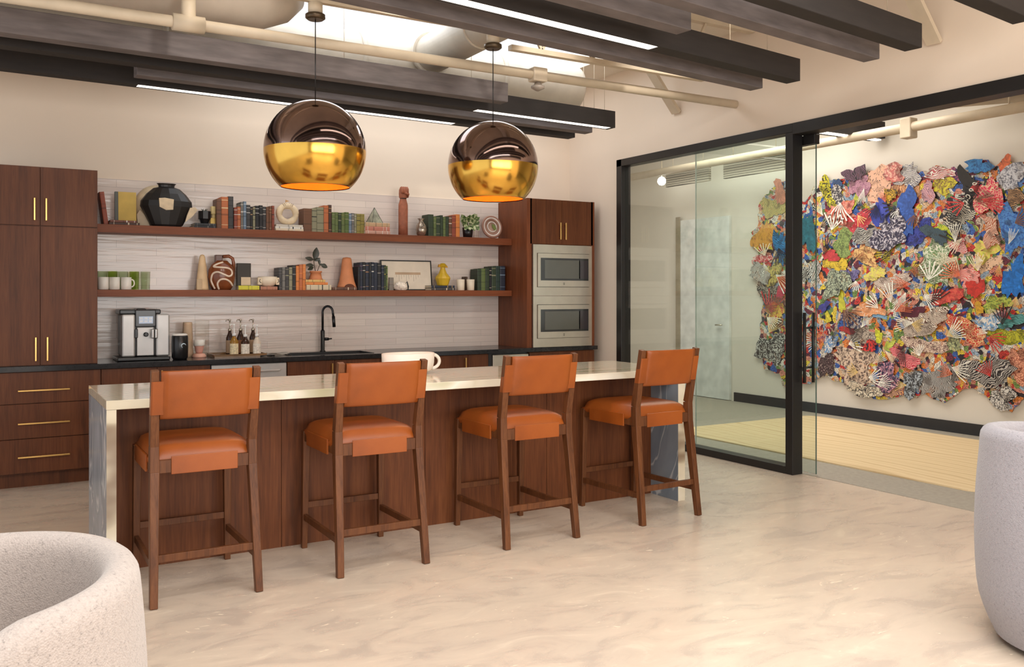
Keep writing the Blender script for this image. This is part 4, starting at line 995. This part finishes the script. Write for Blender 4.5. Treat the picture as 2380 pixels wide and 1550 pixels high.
# tall stack of paper cups, cups
x = at_y(436, 0, 7.80)[0]
t = thing('paper_cup_stack', 'tall leaning stack of beige paper cups behind the canister', 'paper cups', (x, 7.80, CT))
b = BM(); z_ = 0
prof = [(.052, 0), (.044, .05), (.040, .14)]
for k in range(9): prof += [(.040-.0005*k, .15+.014*k), (.043-.0005*k, .155+.014*k)]
prof += [(.036, .285), (.034, .29)]
b.lathe(prof, seg=28); b.build('cups', plain((206, 178, 148), .7, name='kraft_cup'), t)
x = at_y(463, 0, 7.70)[0]
t = thing('takeaway_cup', 'white and pink paper cup upside down on a lid stack', 'cup', (x, 7.70, CT))
BM().lathe([(.058, 0), (.056, .012), (.044, .03), (.026, .034)], seg=28).build('lid_stack', plain((222, 168, 146), .5, name='pink_lids'), t)
BM().lathe([(.024, .035), (.030, .05), (.038, .09), (.040, .095)], seg=28).build('cup_body', plain((230, 170, 152), .6, name='pink_cup'), t)
BM().lathe([(.042, .0955), (.044, .10), (.045, .145), (.038, .147)], seg=28).build('cup_rim', M_WHITE, t)
x = at_y(480, 0, 7.86)[0]
o = BM().box(-.055, .055, -.03, .03, 0, .30, .004).build('acrylic_dispenser', glass('acrylic', (.93, .92, .90), 1.2), None, (x-.03, 7.90, CT)); tag(o, 'clear acrylic cup dispenser standing against the tiles', 'dispenser')
# amber glass tray and syrup bottles
x0, x1 = at_y(492, 0, 7.62)[0], at_y(612, 0, 7.62)[0]
t = thing('serving_tray', 'brown lacquered serving tray under the syrup bottles', 'tray', ((x0+x1)/2, 7.66, CT))
w2 = (x1-x0)/2; b = BM(); b.box(-w2, w2, -.15, .15, 0, .008); b.box(-w2, w2, -.15, -.142, .008, .028); b.box(-w2, w2, .142, .15, .008, .028); b.box(-w2, -w2+.008, -.142, .142, .008, .028); b.box(w2-.008, w2, -.142, .142, .008, .028)
b.build('tray_body', plain((122, 92, 62), .15, name='lacquered_wood', var=.15), t)
def syrup(u, y, label, body, lab_, pump, h=.15, r=.031):
    x = at_y(u, 0, y)[0]; t = thing('syrup_bottle', label, 'bottle', (x, y, CT+.0085), group='syrup bottles with pumps on the tray')
    BM().lathe([(r, 0), (r+.001, .003), (r+.001, h*.72), (r*.55, h*.9), (r*.4, h)], seg=24).build('bottle_body', body, t)
    BM().lathe([(r+.0016, h*.08), (r+.0016, h*.62)], seg=24, cap0=False, cap1=False).build('paper_label', lab_, t)
    BM().lathe([(r*.5, h), (r*.5, h+.02), (.005, h+.022), (.005, h+.085), (.009, h+.09), (.009, h+.10), (.003, h+.102)], seg=16).build('pump', pump, t)
    BM().tube([(0, 0, h+.095), (-.03, -.012, h+.098), (-.036, -.014, h+.085)], .0042, 8).build('nozzle', pump, t)
AM = plain((58, 34, 24), .15, name='amber_bottle'); AM2 = plain((150, 108, 42), .15, name='gold_syrup')
LB = plain((222, 206, 168), .6, name='cream_label', var=.12, vs=60); LW = plain((226, 218, 204), .6, name='white_label', var=.12, vs=60); PW = plain((232, 230, 226), .3, name='white_pump')
syrup(534, 7.76, 'dark syrup bottle at the back left of the tray', AM, plain((180, 150, 120), .6, name='tan_label'), M_STEEL, .20, .03)
syrup(559, 7.76, 'dark syrup bottle at the back middle of the tray', AM, plain((150, 96, 60), .6, name='rust_label'), M_STEEL, .20, .03)
syrup(588, 7.76, 'dark syrup bottle at the back right of the tray', AM, plain((190, 160, 128), .6, name='beige_label'), M_STEEL, .20, .03)
syrup(544, 7.63, 'gold syrup bottle with cream label at the front left of the tray', AM2, LB, PW, .165, .034)
syrup(570, 7.63, 'syrup bottle with white label at the front middle of the tray', AM, LW, PW, .155, .034)
syrup(597, 7.63, 'white wrapped syrup bottle at the front right of the tray', plain((216, 200, 180), .4, name='pale_bottle'), LW, PW, .155, .032)
# folded cloth and black caddy lid between tray and sink
x = at_y(645, 0, 7.62)[0]
b = BM(); g = b.quadgrid(lambda u, v: Vector((-.1+.2*u+.03*v, -.09+.18*v, .012+.007*math.sin(u*7+v*3)+.004*math.cos(v*9))), 14, 10)
bmesh.ops.solidify(b.b, geom=b.b.faces, thickness=.004)
tag(b.build('dish_cloth', plain((214, 204, 192), .9, name='cloth'), None, (x, 7.65, CT)), 'pale folded dish cloth lying beside the sink', 'cloth')
x = at_y(622, 0, 7.5)[0]
t = thing('tongs', 'black tongs lying on the counter by the tray', 'tongs', (x, 7.52, CT+.006), (0, 0, .3))
for s_ in (-1, 1): BM().tube([(-.06, .0, .0), (.0, s_*.012, .004), (.06, s_*.02, .0)], [.005, .004, .006], 8).build('arm', M_BLACK, t)

# ================================================================ COLLAGE ARTWORK
def blobmat(c1, c2, kind, sc):
    """printed paper: warped fine pattern in two inks over a third shade"""
    t = NT('printed_paper'); b = t.b; b.inputs['Roughness'].default_value = .45
    mp = t.coords((1, 1, 1), (random.random()*3, 0, 0))
    dn = t.n('ShaderNodeTexNoise', Scale=7., Detail=3.); t.l(mp, 0, dn, 'Vector')
    wv = t.n('ShaderNodeVectorMath', operation='MULTIPLY_ADD'); wv.inputs[1].default_value = (.16, .16, .16); t.l(dn, 'Color', wv, 0); t.l(mp, 0, wv, 2)
    if kind == 'lines':
        n = t.n('ShaderNodeTexWave', Scale=sc*.62, Distortion=3.5, Detail=2.); n.bands_direction = 'Y'; n.inputs['Detail Scale'].default_value = 1.; so = 'Fac'; st = [(.42, c2), (.56, c1)]
    elif kind == 'dots':
        n = t.n('ShaderNodeTexVoronoi', Scale=sc*1.6); so = 'Distance'; st = [(.2, c2), (.32, c1)]
    elif kind == 'web':
        n = t.n('ShaderNodeTexVoronoi', Scale=sc*1.1); n.feature = 'DISTANCE_TO_EDGE'; so = 'Distance'; st = [(.05, c2), (.11, c1)]
    elif kind == 'speck':
        n = t.n('ShaderNodeTexNoise', Scale=sc*1.5, Detail=4.); so = 'Fac'; st = [(.42, c2), (.52, c1)]
    else:
        n = t.n('ShaderNodeTexNoise', Scale=16., Detail=5., Distortion=1.5); so = 'Fac'; st = [(.35, tuple(k*.78 for k in c1)), (.62, c1), (.75, tuple(min(255, k*1.15+12) for k in c1))]
    t.l(wv, 0, n, 'Vector'); r = t.ramp(n, so, st)
    if kind == 'plain': t.l(r, 0, b, 'Base Color'); return t.m
    n3 = t.n('ShaderNodeTexNoise', Scale=13., Detail=4.); t.l(wv, 0, n3, 'Vector')
    r3 = t.ramp(n3, 'Fac', [(.35, (150, 140, 134)), (.5, (255, 255, 255)), (.62, (255, 255, 255)), (.7, (255, 214, 190))])
    mx = t.n('ShaderNodeMix', data_type='RGBA', blend_type='MULTIPLY'); mx.inputs[0].default_value = .75
    t.l(r, 0, mx, 6); t.l(r3, 0, mx, 7); t.l(mx, 2, b, 'Base Color'); return t.m
art = thing('collage_artwork', 'large colourful cut-out collage artwork mounted on the meeting room wall', 'artwork', (XF-.02, 6.5, 1.5))
XA = XF-.03
def to_local(u, v):
    p = at_x(u, v, XA); return (p[1]-6.5, p[2]-1.5)
def multimat():
    t = NT('collage_ground'); b = t.b; b.inputs['Roughness'].default_value = .5
    mp = t.coords(); n0 = t.n('ShaderNodeTexNoise', Scale=5., Detail=3.); t.l(mp, 0, n0, 'Vector')
    add = t.n('ShaderNodeVectorMath', operation='MULTIPLY_ADD'); add.inputs[1].default_value = (.25, .25, .25)
    t.l(n0, 'Color', add, 0); t.l(mp, 0, add, 2)
    v = t.n('ShaderNodeTexVoronoi', Scale=19.); t.l(add, 0, v, 'Vector')
    sp = t.n('ShaderNodeSeparateXYZ'); t.l(v, 'Color', sp, 0)
    cols = [(206, 60, 54), (232, 206, 70), (60, 98, 176), (226, 190, 150), (44, 36, 44), (214, 140, 120), (120, 148, 80), (226, 220, 208), (110, 40, 60), (150, 170, 190), (222, 130, 60), (200, 180, 160)]
    r = t.ramp(sp, 'X', [(i/len(cols), c) for i, c in enumerate(cols)], 'CONSTANT')
    w = t.n('ShaderNodeTexVoronoi', Scale=52.); w.feature = 'DISTANCE_TO_EDGE'; t.l(add, 0, w, 'Vector')
    rw = t.ramp(w, 'Distance', [(.04, (30, 24, 24)), (.10, (255, 255, 255))])
    mx = t.n('ShaderNodeMix', data_type='RGBA', blend_type='MULTIPLY'); mx.inputs[0].default_value = .8
    t.l(r, 0, mx, 6); t.l(rw, 0, mx, 7); t.l(mx, 2, b, 'Base Color'); return t.m
outline = [(1745, 540), (1760, 528), (1766, 470), (1790, 440), (1812, 424), (1836, 422), (1846, 458), (1868, 470), (1885, 452), (1892, 432), (1930, 420), (1962, 415), (1985, 394), (2003, 392), (2015, 405), (2045, 396), (2065, 388), (2085, 383), (2108, 388),
           (2130, 402), (2160, 398), (2176, 384), (2196, 388), (2222, 402), (2246, 400), (2258, 376), (2296, 371), (2304, 392), (2322, 380), (2338, 368), (2354, 384), (2380, 376), (2480, 380), (2500, 700), (2470, 930), (2380, 926), (2352, 958), (2336, 950), (2300, 928),
           (2262, 902), (2236, 906), (2196, 936), (2160, 922), (2140, 905), (2132, 924), (2106, 918), (2040, 928), (1985, 908), (1980, 890), (1940, 886), (1915, 868), (1884, 892), (1858, 890), (1848, 900), (1820, 898), (1812, 868), (1776, 858), (1764, 800), (1772, 715), (1766, 650), (1748, 628), (1764, 590)]
def wob(pts):
    """irregular, fringed edge"""
    o = []; rn = random.Random(11)
    for i in range(len(pts)):
        a, b_ = pts[i], pts[(i+1) % len(pts)]
        o.append(a); L = math.dist(a, b_); m_ = max(1, int(L/9))
        for k in range(1, m_): q = k/m_; o.append((a[0]+(b_[0]-a[0])*q+rn.uniform(-3, 3), a[1]+(b_[1]-a[1])*q+rn.uniform(-3, 3)))
    return o
BM().prism([to_local(*q) for q in wob(outline)], 0, -.012, 'x').build('backing', multimat(), art)
K_, W_2 = (36, 30, 34), (226, 220, 210)
PATCH = [(1924, 447, 14, 30, 15, (206, 198, 44), K_, 'speck'), (1950, 424, 9, 8, 0, (56, 80, 120), K_, 'plain'), (1949, 449, 13, 26, 0, (66, 62, 68), W_2, 'speck'), (1991, 404, 22, 17, 20, (120, 84, 104), K_, 'lines'),
 (2000, 432, 19, 30, -25, (186, 138, 152), (150, 96, 124), 'speck'), (2040, 426, 38, 34, 0, (226, 178, 150), K_, 'dots'), (2080, 402, 25, 17, 10, (196, 108, 104), (226, 180, 160), 'speck'), (2112, 412, 20, 34, -35, W_2, (90, 90, 110), 'lines'),
 (2106, 440, 30, 20, 0, (222, 170, 120), (150, 90, 60), 'lines'), (2069, 455, 14, 17, 0, (200, 158, 40), K_, 'web'), (1991, 465, 7, 20, -20, (200, 204, 70), (160, 170, 40), 'plain'), (1997, 519, 28, 28, 20, (208, 66, 76), (228, 176, 170), 'dots'),
 (1958, 494, 24, 26, 0, (222, 150, 130), (200, 90, 80), 'speck'), (2047, 504, 15, 30, 35, (56, 70, 168), (40, 50, 130), 'plain'), (2059, 484, 8, 30, 10, (64, 76, 172), (40, 50, 130), 'plain'), (2106, 496, 26, 46, -22, (52, 92, 176), (40, 60, 140), 'plain'),
 (2136, 542, 30, 22, 40, (54, 66, 156), (30, 36, 100), 'speck'), (2072, 542, 38, 36, 20, (52, 46, 70), (196, 190, 200), 'speck'), (2024, 552, 28, 26, 0, (52, 50, 52), (190, 186, 176), 'lines'), (1959, 568, 22, 28, 0, (142, 160, 90), (90, 110, 60), 'speck'),
 (1934, 594, 18, 11, 20, (196, 60, 62), (220, 120, 110), 'plain'), (1945, 614, 24, 17, 0, (216, 184, 50), K_, 'dots'), (2063, 590, 8, 22, -30, (214, 196, 50), K_, 'speck'), (2014, 596, 30, 17, -15, (224, 184, 120), (170, 110, 70), 'speck'),
 (2180, 605, 38, 46, 0, (120, 150, 104), (226, 226, 206), 'web'), (2178, 545, 26, 17, -35, (70, 92, 104), (40, 56, 66), 'lines'), (2198, 541, 30, 10, -38, (196, 200, 52), (120, 150, 50), 'speck'), (2194, 430, 26, 17, -20, (212, 200, 54), (140, 110, 60), 'speck'),
 (2160, 449, 14, 24, -20, (218, 168, 172), (150, 110, 130), 'lines'), (2186, 402, 30, 14, -10, (186, 90, 96), W_2, 'lines'), (2219, 410, 14, 22, -15, (70, 44, 92), (180, 90, 120), 'speck'), (2277, 387, 28, 16, 10, (54, 126, 186), (34, 90, 150), 'speck'),
 (2262, 440, 22, 46, 14, (34, 28, 26), (50, 44, 40), 'plain'), (2338, 380, 16, 13, 30, (226, 112, 66), (210, 90, 60), 'plain'), (2352, 410, 28, 28, 0, (200, 200, 206), (110, 110, 124), 'speck'), (2366, 421, 18, 12, 0, (88, 128, 188), (60, 90, 150), 'plain'),
 (2302, 458, 24, 42, 0, (212, 52, 84), (228, 196, 160), 'web'), (2361, 459, 22, 17, 20, (206, 160, 110), K_, 'lines'), (2232, 497, 30, 44, -25, (206, 200, 182), (56, 50, 50), 'lines'), (2357, 530, 26, 62, 0, (78, 136, 204), (50, 96, 176), 'speck'),
 (2360, 648, 22, 44, 0, (32, 116, 204), (24, 84, 160), 'plain'), (2291, 580, 26, 26, 20, (218, 214, 96), (236, 200, 120), 'speck'), (2307, 544, 20, 30, 10, (220, 190, 170), (170, 90, 60), 'lines'), (2228, 568, 20, 18, 0, (226, 206, 200), (190, 60, 66), 'lines'),
 (2298, 612, 26, 17, 0, (226, 188, 156), K_, 'dots'), (2271, 671, 18, 22, 0, (210, 56, 46), (190, 40, 40), 'plain'), (2252, 643, 26, 20, 20, (220, 90, 84), (226, 190, 180), 'lines'), (2203, 688, 30, 20, 0, (214, 92, 76), (190, 60, 60), 'speck'),
 (2036, 635, 22, 15, 0, (220, 212, 96), (206, 180, 120), 'speck'), (2076, 656, 36, 17, 20, W_2, (150, 110, 90), 'lines'), (1948, 660, 28, 28, 0, (166, 176, 150), (60, 66, 60), 'web'), (1977, 640, 16, 15, 0, (120, 112, 156), (70, 60, 110), 'speck'),
 (1956, 703, 8, 20, 0, (206, 204, 60), K_, 'plain'), (1918, 712, 9, 12, -30, (62, 62, 140), K_, 'plain'), (1926, 738, 7, 10, 0, (214, 200, 50), K_, 'plain'), (2006, 780, 30, 20, 0, (196, 182, 166), (80, 66, 62), 'web'),
 (1984, 743, 24, 17, 0, (46, 52, 88), (200, 190, 180), 'speck'), (1972, 767, 15, 8, 0, (172, 50, 46), K_, 'plain'), (2023, 720, 34, 13, -12, (220, 150, 100), (240, 226, 206), 'dots'), (2048, 733, 14, 7, -10, (130, 176, 214), W_2, 'plain'),
 (2124, 726, 22, 16, 0, (96, 28, 48), K_, 'plain'), (2153, 750, 46, 26, 10, (96, 62, 52), (226, 216, 200), 'lines'), (2277, 716, 10, 12, 0, (224, 172, 50), K_, 'plain'), (2317, 706, 28, 18, 0, (176, 188, 80), (110, 130, 60), 'speck'),
 (2304, 746, 26, 20, 0, (110, 156, 200), W_2, 'speck'), (2348, 745, 26, 17, 0, (96, 158, 156), (60, 120, 120), 'lines'), (2342, 782, 36, 17, 6, (184, 182, 46), (120, 124, 40), 'web'), (2250, 766, 42, 24, -20, (196, 56, 48), (228, 206, 150), 'web'),
 (2216, 798, 20, 15, 0, (172, 178, 132), (90, 96, 76), 'web'), (2024, 804, 17, 11, -20, (212, 52, 44), K_, 'speck'), (2044, 781, 9, 13, 0, (208, 210, 50), K_, 'plain'), (2067, 804, 8, 15, -20, (196, 208, 90), K_, 'plain'),
 (2108, 833, 30, 16, -20, (186, 48, 70), (226, 150, 150), 'lines'), (2153, 804, 42, 17, -10, (222, 200, 180), (110, 70, 70), 'web'), (1990, 848, 44, 36, 0, (214, 190, 168), (96, 76, 70), 'speck'), (1932, 797, 14, 19, 0, (92, 136, 184), W_2, 'speck'),
 (1924, 848, 15, 30, 0, (62, 38, 38), (200, 180, 170), 'dots'), (2014, 869, 14, 9, 20, (206, 166, 96), K_, 'plain'), (2064, 880, 28, 28, 0, (58, 48, 80), (206, 150, 170), 'speck'), (2070, 908, 26, 15, 0, (96, 46, 84), (226, 180, 130), 'lines'),
 (2014, 906, 32, 16, -12, (216, 206, 186), K_, 'web'), (2121, 892, 20, 28, 0, (60, 62, 66), (170, 180, 190), 'speck'), (2172, 886, 42, 38, 20, (190, 188, 186), (48, 44, 44), 'lines'), (2300, 866, 50, 36, -25, (184, 178, 172), K_, 'lines'),
 (2332, 926, 28, 22, -35, (206, 202, 196), K_, 'web'), (2368, 848, 18, 44, 0, (226, 160, 130), (130, 50, 36), 'web'), (1815, 446, 13, 24, 10, (206, 130, 104), (180, 90, 60), 'plain'), (1797, 482, 22, 26, 20, (204, 176, 112), (120, 130, 60), 'lines'),
 (1774, 549, 18, 34, -28, (188, 108, 66), (216, 170, 50), 'lines'), (1815, 572, 12, 36, 0, (40, 130, 190), (20, 70, 120), 'lines'), (1771, 602, 18, 12, 20, (190, 46, 50), (226, 190, 180), 'speck'), (1768, 635, 20, 20, -20, W_2, K_, 'lines'),
 (1796, 636, 16, 26, 0, (196, 178, 100), (110, 100, 60), 'speck'), (1788, 684, 24, 24, 0, (66, 58, 54), (180, 170, 156), 'speck'), (1820, 670, 10, 24, 0, (200, 70, 90), K_, 'plain'), (1803, 726, 22, 20, 0, (216, 180, 50), (190, 60, 60), 'speck'),
 (1794, 812, 27, 36, -20, (60, 52, 48), (200, 196, 190), 'speck'), (1881, 540, 15, 46, 0, (38, 104, 120), (20, 60, 90), 'plain'), (1887, 632, 20, 24, 0, (226, 222, 214), K_, 'lines')]
PATCH = PATCH[:99]
for i, (u, v, rx_, ry_, rot, c1, c2, kind) in enumerate(PATCH):
    rn = random.Random(i); pts = []; n = 26; a0 = math.radians(rot); ph = rn.random()*6; ph2 = rn.random()*6
    for k in range(n):
        a = 2*PI*k/n; r = 1.04+.24*math.sin(2*a+ph)+.18*math.sin(3*a+ph2)+rn.uniform(-.20, .20)
        ca, sa = math.cos(a), math.sin(a); q = .78; ca = math.copysign(abs(ca)**q, ca); sa = math.copysign(abs(sa)**q, sa)
        x, y = rx_*r*ca, ry_*r*sa
        pts.append(to_local(u+x*math.cos(a0)+y*math.sin(a0), v-x*math.sin(a0)+y*math.cos(a0)))
    dep = -.0125-.0022*((i*7) % 11)
    BM().prism(pts, dep, dep-.0018, 'x').build('paper_cutout', blobmat(c1, c2, kind, (32, 42, 26)[i % 3]), art)
# spiky fans of thin paper strands, cut from one sheet each
rn = random.Random(5)
FAN = [(240, 234, 222), (34, 28, 28), (236, 216, 190), (196, 52, 50), (240, 234, 222), (120, 76, 52), (226, 194, 120), (34, 30, 32), (240, 234, 224), (216, 110, 70)]
for i in range(96):
    u = rn.uniform(1905, 2385); v = rn.uniform(425, 905)
    if i > 84: u = rn.uniform(1775, 1815); v = rn.uniform(480, 830)
    L = rn.uniform(24, 60); a0 = rn.uniform(0, 2*PI); span = rn.uniform(.5, 1.5); n = rn.randint(5, 9); pts = []; cv = rn.uniform(-.25, .25)
    if v+L*math.sin(a0) > 915 or v+L*math.sin(a0) < 405 or u+L*math.cos(a0) < 1768: a0 += PI
    def P_(r, a): return to_local(u+r*math.cos(a+cv*r/L), v+r*math.sin(a+cv*r/L))
    pts.append(P_(0, 0))
    for k in range(n):
        a = a0+span*(k/(n-1)-.5); w_ = span/n*.36; l = L*rn.uniform(.7, 1)
        pts += [P_(3.5, a-span/n*.5), P_(l*.5, a-w_*.75), P_(l, a-w_*.4), P_(l, a+w_*.4), P_(l*.5, a+w_*.75)]
    pts.append(P_(3.5, a0+span/2))
    dep = -.040-.0012*(i % 9)
    BM().prism(pts, dep, dep-.0012, 'x').build('paper_strands', plain(FAN[i % 10], .5, name='strand_paper', var=.1, vs=30), art)
# script strokes on the black panel
b = BM()
for k, (u, v) in enumerate(((2272, 425), (2264, 440), (2256, 455), (2250, 470))):
    pts = []
    for j in range(9):
        a = j*2*PI/8*.85+k; q = to_local(u+5*math.cos(a), v+4*math.sin(a)+j*.6); pts.append((-.0545, q[0], q[1]))
    b.tube(pts, .005, 6)
b.build('white_script', plain((226, 220, 206), .5, name='white_ink'), art)
